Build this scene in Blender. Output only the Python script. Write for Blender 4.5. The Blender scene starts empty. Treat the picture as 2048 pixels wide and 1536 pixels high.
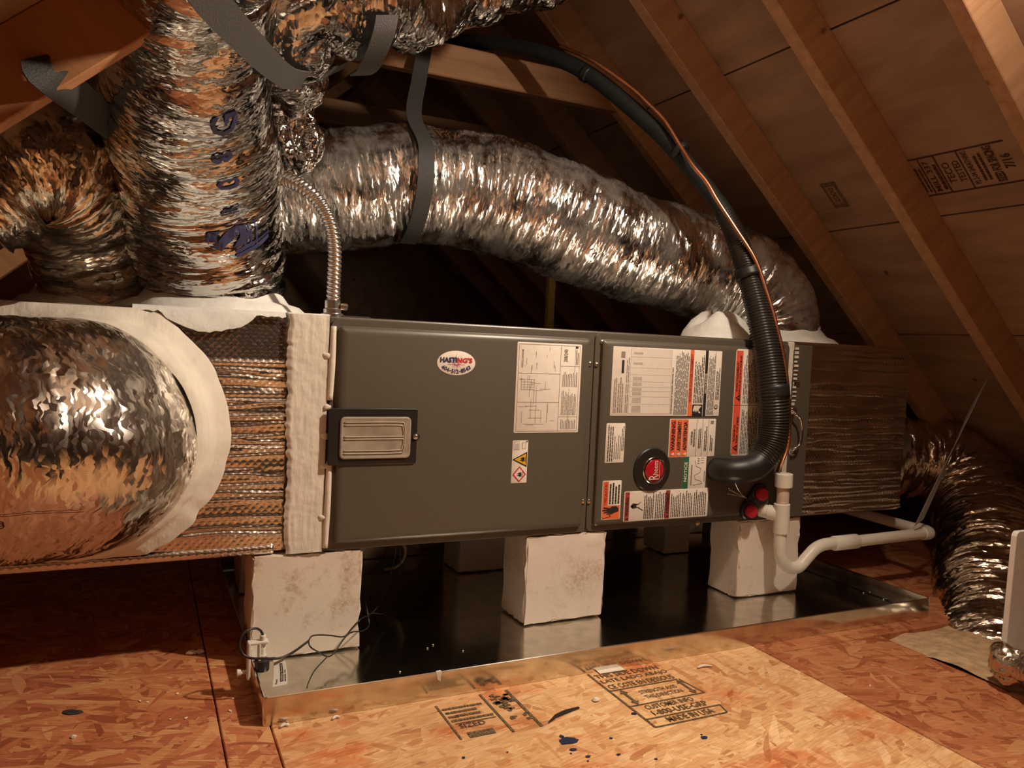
import bpy, bmesh, math, random
import numpy as np
from math import sin, cos, pi, radians, sqrt, atan2
from mathutils import Vector, Matrix
rng = np.random.default_rng(7); random.seed(7)
S = bpy.context.scene
COL = S.collection
# ---------------------------------------------------------------- camera
C = np.array([-.3512, -1.6244, .6798]); FPX = 1546.06
def _axes(yaw=25.6197, pitch=-2.9732, roll=2.6167):
    y, p, r = map(radians, (yaw, pitch, roll))
    fw = np.array([sin(y)*cos(p), cos(y)*cos(p), sin(p)]); rt = np.array([cos(y), -sin(y), 0]); up = np.cross(rt, fw)
    return rt*cos(r)+up*sin(r), -rt*sin(r)+up*cos(r), fw
RT, UPV, FW = _axes()
cam = bpy.data.cameras.new('camera'); cam.sensor_width = 36; cam.lens = FPX*36/2048; cam.clip_start = .02; cam.clip_end = 50
co = bpy.data.objects.new('camera', cam); COL.objects.link(co); S.camera = co
M = Matrix.Identity(4)
for i in range(3):
    M[i][0] = RT[i]; M[i][1] = UPV[i]; M[i][2] = -FW[i]; M[i][3] = C[i]
co.matrix_world = M
# pixel -> point on a known plane
def ray(x, y): return FW+RT*(x-1024)/FPX+UPV*(768-y)/FPX
def atY(x, y, Y): d = ray(x, y); return C+d*(Y-C[1])/d[1]
def atZ(x, y, Z): d = ray(x, y); return C+d*(Z-C[2])/d[2]
def atplane(x, y, n, c): d = ray(x, y); return C+d*(c-np.dot(n, C))/np.dot(n, d)
# ---------------------------------------------------------------- world, light, exposure
w = bpy.data.worlds.new('world'); S.world = w; w.use_nodes = True
w.node_tree.nodes['Background'].inputs[0].default_value = (.55, .5, .45, 1)
w.node_tree.nodes['Background'].inputs[1].default_value = .004
S.view_settings.view_transform = 'Standard'; S.view_settings.look = 'None'
S.view_settings.gamma = 1; S.view_settings.use_curve_mapping = False
S.view_settings.exposure = -1.15
LAMP = np.array([.94, -.78, 1.607]); LAMP_W = 64; LAMP_COL = (1, .83, .64)
# ---------------------------------------------------------------- helpers
def link(me, name, mat=None, parent=None, smooth=False):
    o = bpy.data.objects.new(name, me); COL.objects.link(o)
    if mat is not None and not me.materials:
        me.materials.append(mat)
    if smooth: me.polygons.foreach_set('use_smooth', [True]*len(me.polygons))
    if parent is not None: adopt(o, parent)
    return o
def wloc(o):
    p = np.array(o.location)
    return p+(wloc(o.parent) if o.parent is not None and o.parent.type == 'EMPTY' else 0)
def adopt(o, parent):
    o.parent = parent
    t = wloc(parent) if parent.type == 'EMPTY' else np.zeros(3)
    # meshes are built in world coordinates; cancel the parent's offset
    if parent.type == 'EMPTY': o.matrix_parent_inverse = Matrix.Translation(Vector(t)).inverted()
def tag(o, label=None, cat=None, group=None, kind=None):
    if label: o['label'] = label
    if cat: o['category'] = cat
    if group: o['group'] = group
    if kind: o['kind'] = kind
    return o
def thing(name, loc, label, cat, group=None):
    o = bpy.data.objects.new(name, None); COL.objects.link(o); o.location = loc; o.empty_display_size = .05
    return tag(o, label, cat, group)
class MB:
    def __init__(s): s.v = []; s.f = []; s.uv = None
    def add(s, vs, fs):
        b = len(s.v); s.v += [tuple(map(float, p)) for p in vs]; s.f += [tuple(i+b for i in f) for f in fs]; return s
    def quad(s, a, b, c, d): return s.add([a, b, c, d], [(0, 1, 2, 3)])
    def box(s, x0, x1, y0, y1, z0, z1):
        return s.add([(x0,y0,z0),(x1,y0,z0),(x1,y1,z0),(x0,y1,z0),(x0,y0,z1),(x1,y0,z1),(x1,y1,z1),(x0,y1,z1)],
                     [(0,3,2,1),(4,5,6,7),(0,1,5,4),(1,2,6,5),(2,3,7,6),(3,0,4,7)])
    def frame_box(s, o, u, v, n, lu, lv, ln):
        o, u, v, n = map(np.array, (o, u, v, n)); vs = []
        for c in (0, ln):
            for b in (0, lv):
                for a in (0, lu): vs.append(o+u*a+v*b+n*c)
        return s.add(vs, [(0,2,3,1),(4,5,7,6),(0,1,5,4),(1,3,7,5),(3,2,6,7),(2,0,4,6)])
    def rings(s, R, cap0=True, cap1=True, closed=True):
        b = len(s.v); n = len(R[0])
        for r in R: s.v += [tuple(map(float, p)) for p in r]
        for i in range(len(R)-1):
            for j in range(n if closed else n-1):
                k = (j+1) % n
                s.f.append((b+i*n+j, b+i*n+k, b+(i+1)*n+k, b+(i+1)*n+j))
        if cap0: s.f.append(tuple(b+j for j in reversed(range(n))))
        if cap1: s.f.append(tuple(b+(len(R)-1)*n+j for j in range(n)))
        return s
    def disc(s, c, axis, prof, n=32):
        """lathe: prof = [(r, h)...] along axis from c"""
        c = np.array(c, float); a = np.array(axis, float); a /= np.linalg.norm(a)
        u = np.cross(a, (0, 0, 1) if abs(a[2]) < .9 else (1, 0, 0)); u /= np.linalg.norm(u); v = np.cross(a, u)
        return s.rings([[c+a*h+(u*cos(t)+v*sin(t))*r for t in np.linspace(0, 2*pi, n, endpoint=False)] for r, h in prof])
    def build(s, name, mat=None, parent=None, smooth=False, bevel=0, seg=2, auto=None):
        me = bpy.data.meshes.new(name); me.from_pydata(s.v, [], s.f); me.validate()
        bm = bmesh.new(); bm.from_mesh(me); bmesh.ops.recalc_face_normals(bm, faces=bm.faces)
        if bevel:
            bmesh.ops.remove_doubles(bm, verts=bm.verts, dist=1e-6)
            bmesh.ops.bevel(bm, geom=[e for e in bm.edges if len(e.link_faces) == 2 and e.calc_face_angle(0) > .5], offset=bevel, segments=seg, affect='EDGES', profile=.5)
        bm.to_mesh(me); bm.free()
        o = link(me, name, mat, parent, smooth)
        if auto is not None: shade_auto(me, auto)
        return o
def shade_auto(me, ang):
    me.polygons.foreach_set('use_smooth', [True]*len(me.polygons))
    bm = bmesh.new(); bm.from_mesh(me)
    sh = [e for e in bm.edges if len(e.link_faces) != 2 or e.calc_face_angle(0) > radians(ang)]
    for e in sh: e.smooth = False
    bm.to_mesh(me); bm.free()
def unit(v): v = np.array(v, float); return v/np.linalg.norm(v)
def spline(pts, ds, extra=None):
    """Catmull-Rom through pts (n,k), resampled about every ds (using first 3 columns for length)"""
    P = np.array(pts, float); n = len(P)
    E = np.vstack([2*P[0]-P[1], P, 2*P[-1]-P[-2]]); out = []
    for i in range(n-1):
        a, b, c, d = E[i:i+4]
        for t in np.linspace(0, 1, 24, endpoint=False):
            out.append(.5*((2*b)+(c-a)*t+(2*a-5*b+4*c-d)*t*t+(3*b-a-3*c+d)*t**3))
    out.append(P[-1]); out = np.array(out)
    L = np.concatenate([[0], np.cumsum(np.linalg.norm(np.diff(out[:, :3], axis=0), axis=1))])
    m = max(3, int(round(L[-1]/ds))+1); s = np.linspace(0, L[-1], m)
    return np.stack([np.interp(s, L, out[:, k]) for k in range(P.shape[1])], 1), s
def frames(P, ref):
    T = np.gradient(P, axis=0); T /= np.linalg.norm(T, axis=1)[:, None]
    N = np.zeros_like(P); r = np.array(ref, float); r -= T[0]*(r@T[0]); N[0] = unit(r)
    for i in range(1, len(P)):
        v = N[i-1]-T[i]*(N[i-1]@T[i]); N[i] = unit(v)
    return T, N, np.cross(T, N)
def vnoise(u, v, pu, pv, seed):
    """smooth value noise, periodic in v; u,v in [0,1]"""
    g = np.random.default_rng(seed).random((pu+2, pv)); x = np.clip(u, 0, 1)*pu; y = (v % 1)*pv
    i = np.floor(x).astype(int); j = np.floor(y).astype(int); fx = x-i; fy = y-j; i = np.minimum(i, pu)
    fx = fx*fx*(3-2*fx); fy = fy*fy*(3-2*fy); j0 = j % pv; j1 = (j+1) % pv
    return (g[i, j0]*(1-fx)+g[i+1, j0]*fx)*(1-fy)+(g[i, j1]*(1-fx)+g[i+1, j1]*fx)*fy
def ridged(*a): return 1-abs(2*vnoise(*a)-1)
class Tube:
    def __init__(s, pts, ds, nth, ref=(0, 0, 1), disp=None, spread=None):
        """pts rows: x,y,z,r"""
        Q, s.s = spline(pts, ds); s.P = Q[:, :3]; s.R = Q[:, 3]; T, N, B = frames(s.P, ref); s.L = s.s[-1]; s.T = T
        th = np.linspace(0, 2*pi, nth, endpoint=False)
        U, V = np.meshgrid(s.s/s.L, th/(2*pi), indexing='ij')
        d = disp(U, V, s) if disp is not None else 0*U
        rad = s.R[:, None]+d
        s.G = s.P[:, None, :]+rad[..., None]*(N[:, None, :]*np.cos(th)[None, :, None]+B[:, None, :]*np.sin(th)[None, :, None])
        s.N = N; s.B = B; s.th = th; s.nth = nth
    def build(s, name, mat, parent=None, caps=True, smooth=True):
        ns, nt = s.G.shape[:2]
        me = bpy.data.meshes.new(name)
        idx = np.arange(ns*nt).reshape(ns, nt); a = idx[:-1]; b = idx[1:]
        F = np.stack([a, np.roll(a, -1, 1), np.roll(b, -1, 1), b], -1).reshape(-1, 4)
        faces = F.tolist()
        if caps: faces += [idx[0][::-1].tolist(), idx[-1].tolist()]
        me.from_pydata(s.G.reshape(-1, 3).tolist(), [], faces)
        uvl = me.uv_layers.new(name='UVMap')
        rm = float(s.R.mean()); u = s.s; v = np.arange(nt+1)*2*pi/nt*rm
        ii, jj = np.meshgrid(np.arange(ns-1), np.arange(nt), indexing='ij')
        uv = np.stack([np.stack([u[ii], v[jj]], -1), np.stack([u[ii], v[jj+1]], -1), np.stack([u[ii+1], v[jj+1]], -1), np.stack([u[ii+1], v[jj]], -1)], 2).reshape(-1, 2)
        buf = np.zeros((len(me.loops), 2), np.float32); buf[:len(uv)] = uv
        uvl.data.foreach_set('uv', buf.ravel())
        return link(me, name, mat, parent, smooth)
    def at(s, d, theta, off=0):
        i = np.clip(d/s.L*(len(s.s)-1), 0, len(s.s)-1.001); k = int(i); f = i-k
        j = (theta/(2*pi) % 1)*s.nth; l = int(j); g = j-l; G = s.G; m = (l+1) % s.nth; l %= s.nth
        p = (G[k, l]*(1-f)+G[k+1, l]*f)*(1-g)+(G[k, m]*(1-f)+G[k+1, m]*f)*g
        return p+unit(p-(s.P[k]*(1-f)+s.P[k+1]*f))*off
    def theta_toward(s, d, v):
        k = int(np.clip(d/s.L*(len(s.s)-1), 0, len(s.s)-1)); return atan2(np.dot(v, s.B[k]), np.dot(v, s.N[k]))
_tc = {}
def text_geo(body, sub=0, bold=0.0):
    key = (body, sub, bold)
    if key in _tc: return _tc[key]
    c = bpy.data.curves.new('t', 'FONT'); c.body = body; c.size = 1; c.resolution_u = 2; c.offset = bold
    o = bpy.data.objects.new('t', c); COL.objects.link(o)
    dg = bpy.context.evaluated_depsgraph_get(); me = bpy.data.meshes.new_from_object(o.evaluated_get(dg))
    bm = bmesh.new(); bm.from_mesh(me)
    if sub:
        bmesh.ops.triangulate(bm, faces=bm.faces)
        for _ in range(sub):
            bmesh.ops.subdivide_edges(bm, edges=[e for e in bm.edges if e.calc_length() > .2], cuts=1)
            bmesh.ops.triangulate(bm, faces=[f for f in bm.faces if len(f.verts) > 3])
    bm.verts.index_update()
    V = np.array([v.co[:2] for v in bm.verts]) if len(bm.verts) else np.zeros((0, 2)); F = [tuple(v.index for v in f.verts) for f in bm.faces]
    bm.free(); bpy.data.meshes.remove(me); bpy.data.objects.remove(o); bpy.data.curves.remove(c)
    if len(V):
        V = V-V.min(0); wd, ht = V.max(0)
    else: wd = ht = 1
    _tc[key] = (V, F, wd, ht); return _tc[key]
# ---------------------------------------------------------------- materials
def newmat(name):
    m = bpy.data.materials.new(name); m.use_nodes = True; nt = m.node_tree
    return m, nt, nt.nodes['Principled BSDF']
class NT:
    def __init__(s, nt): s.nt = nt
    def n(s, t, **k):
        x = s.nt.nodes.new(t)
        for a, b in k.items(): setattr(x, a, b)
        return x
    def l(s, a, b): s.nt.links.new(a, b)
    def math(s, op, a, b=None, clamp=False):
        x = s.n('ShaderNodeMath', operation=op, use_clamp=clamp)
        for i, q in enumerate((a, b)):
            if q is None: continue
            if isinstance(q, (int, float)): x.inputs[i].default_value = q
            else: s.l(q, x.inputs[i])
        return x.outputs[0]
    def vmath(s, op, a, b=None, scale=None):
        x = s.n('ShaderNodeVectorMath', operation=op)
        for i, q in enumerate((a, b)):
            if q is None: continue
            if isinstance(q, tuple): x.inputs[i].default_value = q
            else: s.l(q, x.inputs[i])
        if scale is not None: x.inputs['Scale'].default_value = scale
        return x.outputs[0]
    def mapping(s, src, scale=(1, 1, 1), rot=(0, 0, 0), loc=(0, 0, 0)):
        x = s.n('ShaderNodeMapping'); s.l(src, x.inputs[0]); x.inputs[1].default_value = loc; x.inputs[2].default_value = rot; x.inputs[3].default_value = scale
        return x.outputs[0]
    def noise(s, vec, scale, detail=3, rough=.55, dist=0):
        x = s.n('ShaderNodeTexNoise'); s.l(vec, x.inputs['Vector']); x.inputs['Scale'].default_value = scale; x.inputs['Detail'].default_value = detail
        x.inputs['Roughness'].default_value = rough; x.inputs['Distortion'].default_value = dist; return x
    def voro(s, vec, scale, feature='F1', rnd=1):
        x = s.n('ShaderNodeTexVoronoi', feature=feature); s.l(vec, x.inputs['Vector']); x.inputs['Scale'].default_value = scale; x.inputs['Randomness'].default_value = rnd; return x
    def ramp(s, fac, stops, interp='LINEAR'):
        x = s.n('ShaderNodeValToRGB'); s.l(fac, x.inputs[0]); cr = x.color_ramp; cr.interpolation = interp
        while len(cr.elements) < len(stops): cr.elements.new(.5)
        for e, (p, c) in zip(cr.elements, stops): e.position = p; e.color = (*c, 1) if len(c) == 3 else c
        return x.outputs[0]
    def mix(s, fac, a, b, mode='MIX'):
        x = s.n('ShaderNodeMix', data_type='RGBA', blend_type=mode)
        for i, q in ((0, fac), (6, a), (7, b)):
            if isinstance(q, (int, float)): x.inputs[i].default_value = q
            elif isinstance(q, tuple): x.inputs[i].default_value = (*q, 1)
            else: s.l(q, x.inputs[i])
        return x.outputs[2]
    def bump(s, h, strength, dist, normal=None):
        x = s.n('ShaderNodeBump'); s.l(h, x.inputs['Height']); x.inputs['Strength'].default_value = strength; x.inputs['Distance'].default_value = dist
        if normal is not None: s.l(normal, x.inputs['Normal'])
        return x.outputs[0]
def plain(name, col, rough=.5, metal=0, spec=.5, noise=None, coat=0):
    m, nt, b = newmat(name); N = NT(nt)
    b.inputs['Base Color'].default_value = (*col, 1); b.inputs['Roughness'].default_value = rough; b.inputs['Metallic'].default_value = metal
    b.inputs['Specular IOR Level'].default_value = spec; b.inputs['Coat Weight'].default_value = coat
    tc = N.n('ShaderNodeTexCoord').outputs['Object']
    sc, amt, bmp = noise or (40, .12, .1)
    x = N.noise(tc, sc, 4)
    dk = tuple(c*(1-amt) for c in col); lt = tuple(min(1, c*(1+amt)) for c in col)
    N.l(N.ramp(x.outputs[0], [(.3, dk), (.7, lt)]), b.inputs['Base Color'])
    N.l(N.bump(x.outputs[0], bmp, .002), b.inputs['Normal'])
    return m
def foil_mat(name, tint=(.68, .665, .645), k1=.30, k2=.26, sc=125, rough=.13, stretch=.28, dirt=None):
    m, nt, b = newmat(name); N = NT(nt)
    uv = N.n('ShaderNodeTexCoord').outputs['UV']
    dn = N.noise(uv, 25, 2).outputs['Color']; uvd = N.vmath('ADD', uv, N.vmath('SCALE', N.vmath('SUBTRACT', dn, (.5, .5, .5)), scale=.02))
    c1 = N.voro(N.mapping(uvd, (1, stretch, 1)), sc).outputs['Color']
    c2 = N.voro(N.mapping(uvd, (1, stretch*.8, 1), (0, 0, .35)), sc*2.7).outputs['Color']
    c3 = N.noise(N.mapping(uv, (1, .5, 1)), 16, 2).outputs['Color']
    g = N.n('ShaderNodeNewGeometry').outputs['Normal']
    v = N.vmath('ADD', g, N.vmath('SCALE', N.vmath('SUBTRACT', c1, (.5, .5, .5)), scale=k1))
    v = N.vmath('ADD', v, N.vmath('SCALE', N.vmath('SUBTRACT', c2, (.5, .5, .5)), scale=k2))
    v = N.vmath('ADD', v, N.vmath('SCALE', N.vmath('SUBTRACT', c3, (.5, .5, .5)), scale=.3))
    N.l(N.vmath('NORMALIZE', v), b.inputs['Normal'])
    b.inputs['Metallic'].default_value = 1
    rn = N.noise(uv, 40, 3).outputs[0]
    N.l(N.math('ADD', N.math('MULTIPLY', rn, .14), rough-.07), b.inputs['Roughness'])
    if dirt:
        fac = N.ramp(N.noise(uv, 9, 5, .7).outputs[0], [(.42, (0, 0, 0)), (.62, (dirt, dirt, dirt))])
        N.l(N.mix(fac, tint, (.42, .36, .29)), b.inputs['Base Color'])
        N.l(N.math('SUBTRACT', 1, N.math('MULTIPLY', fac, .7)), b.inputs['Metallic'])
    else:
        t2 = tuple(c*.86 for c in tint)
        N.l(N.ramp(N.noise(uv, 12, 3).outputs[0], [(.35, t2), (.65, tint)]), b.inputs['Base Color'])
    return m
def bubble_mat(name, tint=(.80, .77, .72), pitch=.0105):
    m, nt, b = newmat(name); N = NT(nt)
    uv = N.n('ShaderNodeTexCoord').outputs['UV']
    d = N.voro(N.mapping(uv, (1, 1, 1), (0, 0, pi/4)), 1/pitch, 'F1', .12).outputs['Distance']
    h = N.ramp(d, [(.18, (1, 1, 1)), (.42, (.25, .25, .25)), (.55, (0, 0, 0))], 'EASE')
    nz = N.noise(uv, 120, 3).outputs[0]
    b1 = N.bump(h, .16, .003); b2 = N.bump(nz, .08, .002, b1)
    c1 = N.voro(N.mapping(uv, (.5, 1.6, 1)), 60).outputs['Color']
    v = N.vmath('NORMALIZE', N.vmath('ADD', b2, N.vmath('SCALE', N.vmath('SUBTRACT', c1, (.5, .5, .5)), scale=.08)))
    N.l(v, b.inputs['Normal']); b.inputs['Metallic'].default_value = 1; b.inputs['Roughness'].default_value = .24
    N.l(N.ramp(N.noise(uv, 14, 3).outputs[0], [(.3, tuple(c*.85 for c in tint)), (.7, tint)]), b.inputs['Base Color'])
    return m
def mastic_mat(name, col=(.80, .74, .64), coord='Object', scale=(90, 40, 14)):
    m, nt, b = newmat(name); N = NT(nt)
    tc = N.n('ShaderNodeTexCoord').outputs[coord]
    x = N.noise(N.mapping(tc, scale), 1.2, 5, .65, .6).outputs[0]; y = N.noise(tc, 22, 3).outputs[0]
    N.l(N.bump(x, .2, .006, N.bump(y, .35, .01)), b.inputs['Normal'])
    N.l(N.ramp(y, [(.3, tuple(c*.86 for c in col)), (.7, col)]), b.inputs['Base Color']); b.inputs['Roughness'].default_value = .62
    return m
def osb_mat(name, cols, seed=0.0, along=0.0, blotch=0):
    m, nt, b = newmat(name); N = NT(nt)
    tc = N.mapping(N.n('ShaderNodeTexCoord').outputs['Object'], loc=(seed*3.1, seed*1.7, 0))
    wob = N.vmath('SCALE', N.vmath('SUBTRACT', N.noise(tc, 7, 2).outputs['Color'], (.5, .5, .5)), scale=.02)
    tcw = N.vmath('ADD', tc, wob)
    lay = []
    for k, (ang, sx, sy) in enumerate([(.25, 14, 62), (-.5, 11, 52), (1.1, 17, 70), (-1.25, 13, 58), (.05, 10, 80)]):
        vo = N.voro(N.mapping(tcw, (sx, sy, 1), (0, 0, 0)) if False else N.mapping(N.mapping(tcw, rot=(0, 0, ang+along)), (sx, sy, 1)), 1).outputs['Color']
        sep = N.n('ShaderNodeSeparateColor'); N.l(vo, sep.inputs[0]); lay.append((sep.outputs[0], sep.outputs[1]))
    val, pri = lay[0]
    for v2, p2 in lay[1:]:
        g = N.math('GREATER_THAN', p2, pri)
        val = N.math('ADD', N.math('MULTIPLY', v2, g), N.math('MULTIPLY', val, N.math('SUBTRACT', 1, g)))
        pri = N.math('MAXIMUM', p2, pri)
    base = N.ramp(val, [(i/(len(cols)-1), c) for i, c in enumerate(cols)])
    grain = N.noise(N.mapping(N.mapping(tcw, rot=(0, 0, .15+along)), (25, 260, 1)), 1, 4, .6).outputs[0]
    big = N.noise(tc, 3.2, 3).outputs[0]
    c = N.mix(.6, base, N.ramp(grain, [(.3, (.55, .5, .45)), (.65, (1.1, 1.1, 1.1))]), 'MULTIPLY')
    c = N.mix(.6, c, N.ramp(big, [(.3, (.75, .6, .52)), (.6, (1.1, 1.1, 1.1))]), 'MULTIPLY')
    if blotch:
        bf = N.ramp(N.noise(N.mapping(tc, (1.6, 3.2, 1), (0, 0, .5)), 2.4, 4, .65).outputs[0], [(.50, (0, 0, 0)), (.66, (blotch, blotch, blotch))])
        c = N.mix(bf, c, N.mix(1.0, c, (.82, .42, .28), 'MULTIPLY'))
    N.l(c, b.inputs['Base Color']); b.inputs['Roughness'].default_value = .52; b.inputs['Specular IOR Level'].default_value = .35
    N.l(N.bump(N.math('ADD', val, N.math('MULTIPLY', grain, .5)), .3, .003), b.inputs['Normal'])
    return m
def wood_mat(name, c0, c1, rot=(0, 0, 0), scale=(2, 40, 40), rough=.65, knots=True):
    m, nt, b = newmat(name); N = NT(nt)
    tc = N.mapping(N.n('ShaderNodeTexCoord').outputs['Object'], rot=rot)
    g = N.noise(N.mapping(tc, scale), 1, 4, .6, .3).outputs[0]; big = N.noise(tc, 1.7, 2).outputs[0]
    c = N.mix(.5, N.ramp(g, [(.3, c0), (.7, c1)]), N.ramp(big, [(.3, (.72, .68, .66)), (.7, (1, 1, 1))]), 'MULTIPLY')
    if knots:
        k = N.voro(N.mapping(tc, (1, 1.6, 1.6)), 4.2).outputs['Distance']
        c = N.mix(N.ramp(k, [(.03, (.85, .85, .85)), (.07, (0, 0, 0))]), c, tuple(x*.35 for x in c0))
    N.l(c, b.inputs['Base Color']); b.inputs['Roughness'].default_value = rough; b.inputs['Specular IOR Level'].default_value = .25
    N.l(N.bump(g, .25, .003), b.inputs['Normal'])
    return m
def stained_mat(name, base, stain, sc=7):
    m, nt, b = newmat(name); N = NT(nt)
    tc = N.n('ShaderNodeTexCoord').outputs['Object']
    f = N.noise(tc, sc, 6, .72).outputs[0]; p = N.noise(tc, 140, 3).outputs[0]
    fac = N.math('MULTIPLY', N.ramp(f, [(.50, (0, 0, 0)), (.66, (1, 1, 1))]), N.ramp(p, [(.35, (.15, .15, .15)), (.6, (1, 1, 1))]))
    N.l(N.mix(fac, base, stain), b.inputs['Base Color']); b.inputs['Roughness'].default_value = .85
    N.l(N.bump(N.math('ADD', p, N.math('MULTIPLY', f, 2)), .12, .002), b.inputs['Normal'])
    return m
MT = {}
MT['foil'] = foil_mat('foil_jacket')
MT['foil_flat'] = foil_mat('foil_jacket_taut', k1=.2, k2=.16, sc=45, rough=.17, stretch=.3)
MT['foil_warm'] = foil_mat('foil_jacket_warm', tint=(.70, .62, .51), rough=.22)
MT['foil_dusty'] = foil_mat('foil_jacket_dusty', k1=.24, k2=.26, sc=115, rough=.18, stretch=.16, dirt=.35)
MT['bubble'] = bubble_mat('bubble_foil_wrap')
MT['bubble_dim'] = bubble_mat('bubble_foil_tape', (.74, .69, .62), .009)
MT['mastic'] = mastic_mat('duct_mastic')
MT['mastic_toplit'] = mastic_mat('duct_mastic_toplit', (.84, .84, .80), scale=(40, 40, 60))  # same mastic made whiter: stronger, cooler light on top faces put into the colour
MT['cabinet'] = plain('taupe_cabinet_paint', (.100, .086, .066), .36, 0, .5, (300, .05, .04))
MT['cabinet_black'] = plain('black_plastic', (.018, .015, .013), .38)
MT['galv'] = plain('galvanized_steel', (.70, .67, .60), .16, 1, .5, (26, .16, .06))
MT['steel'] = plain('zinc_steel', (.62, .60, .57), .28, 1)
MT['screw'] = plain('screw_steel', (.66, .60, .54), .3, 1)
MT['block'] = stained_mat('foam_concrete_block', (.79, .70, .60), (.36, .17, .06), 6)
MT['block_clean'] = stained_mat('foam_concrete_block_clean', (.80, .69, .60), (.60, .46, .36), 5)
MT['pvc'] = plain('pvc_white', (.80, .76, .66), .38, 0, .5, (30, .04, .02))
MT['pvc_clear'] = plain('pvc_clear_tube', (.66, .52, .42), .22, 0, .6)
MT['insul'] = plain('black_rubber_insulation', (.014, .017, .018), .6, 0, .25, (60, .25, .2))
MT['corr'] = plain('black_corrugated_sleeve', (.022, .019, .016), .34, 0, .5, (60, .2, .05))
MT['tape'] = plain('black_tape', (.012, .012, .012), .45)
MT['copper'] = plain('copper_tube', (.72, .34, .20), .3, 1, .5, (30, .15, .05))
MT['strap'] = plain('grey_woven_strap', (.06, .056, .052), .6, 0, .4, (400, .25, .5))
MT['strap_light'] = plain('light_woven_strap', (.30, .28, .26), .55, 0, .4, (400, .2, .5))
MT['strap_dark'] = plain('dark_woven_strap', (.04, .039, .038), .6, 0, .4, (400, .25, .5))
MT['white_paper'] = plain('label_white', (.78, .71, .63), .5, 0, .4, (60, .04, .03))
MT['white_plastic'] = plain('white_plastic', (.78, .74, .70), .4, 0, .5, (60, .04, .02))
MT['ink'] = plain('black_ink', (.025, .02, .02), .55)
MT['ink_grey'] = plain('grey_ink', (.26, .22, .19), .6)
MT['ink_light'] = plain('pale_grey_ink', (.47, .41, .36), .6)
MT['ink_navy'] = plain('navy_ink', (.035, .035, .10), .5)
MT['ink_brown'] = plain('brown_ink', (.07, .035, .02), .5)
MT['ink_blue'] = plain('blue_ink', (.05, .08, .30), .5)
MT['ink_red'] = plain('red_ink', (.55, .035, .05), .5)
MT['ink_cream'] = plain('cream_ink', (.74, .68, .58), .5)
MT['ink_osb'] = plain('stamp_ink', (.15, .10, .055), .7, 0, .2, (260, .8, .0))
MT['ink_roof'] = plain('roof_stamp_ink', (.07, .03, .02), .7, 0, .2)
MT['orange'] = plain('orange_print', (.78, .17, .06), .5)
MT['redorange'] = plain('red_orange_print', (.74, .10, .05), .5)
MT['darkred'] = plain('dark_red_print', (.36, .05, .04), .5)
MT['green'] = plain('green_print', (.02, .13, .07), .5)
MT['yellow'] = plain('yellow_print', (.78, .42, .03), .5)
MT['red_gloss'] = plain('red_badge_enamel', (.45, .012, .025), .18, 0, .6)
MT['red_cap'] = plain('red_rubber_cap', (.50, .012, .035), .45)
MT['chrome'] = plain('bright_chrome', (.82, .80, .78), .12, 1)
MT['milky'] = plain('milky_clear_plastic', (.36, .31, .25), .3, 0, .55, (25, .2, .02))
MT['milky_edge'] = plain('milky_plastic_ridge', (.47, .41, .33), .28, 0, .6)
MT['wire'] = plain('black_wire', (.02, .018, .016), .4)
MT['wire_tan'] = plain('tan_wire', (.30, .20, .14), .5)
MT['crumb'] = plain('foam_crumb', (.82, .76, .68), .8)
MT['paint_blue'] = plain('dark_blue_paint', (.012, .02, .07), .4)
MT['cardboard'] = plain('tan_batt_insulation', (.50, .34, .20), .9, 0, .2, (35, .3, .8))
MT['dark_fill'] = plain('added_grey_fill', (.17, .155, .14), .95, 0, .1, (30, .4, .9))
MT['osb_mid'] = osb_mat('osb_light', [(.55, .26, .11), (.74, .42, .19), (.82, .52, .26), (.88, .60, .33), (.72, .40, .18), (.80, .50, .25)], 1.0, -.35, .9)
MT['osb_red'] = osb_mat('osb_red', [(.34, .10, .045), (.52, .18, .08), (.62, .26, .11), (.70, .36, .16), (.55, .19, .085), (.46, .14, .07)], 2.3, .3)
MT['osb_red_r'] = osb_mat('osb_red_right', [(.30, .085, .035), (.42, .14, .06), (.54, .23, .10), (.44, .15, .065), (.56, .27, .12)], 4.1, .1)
MT['rafter'] = wood_mat('rafter_pine', (.40, .22, .12), (.54, .33, .19), (0, .72, 0), (2.2, 36, 36))
MT['rafter_l'] = wood_mat('rafter_pine_left', (.42, .19, .085), (.55, .28, .13), (0, -.72, 0), (2.2, 36, 36))
MT['tie'] = wood_mat('collar_tie_pine', (.27, .13, .06), (.38, .21, .11), (0, 0, 0), (2.2, 36, 36))
MT['sheath'] = wood_mat('roof_plywood', (.29, .18, .115), (.44, .30, .205), (0, 0, 0), (14, 3.5, 14), .7)
MT['yellow_wood'] = plain('yellow_lath', (.55, .36, .08), .6)
# ---------------------------------------------------------------- setting: floor
ZB, ZT = .2224, .7196
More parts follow.
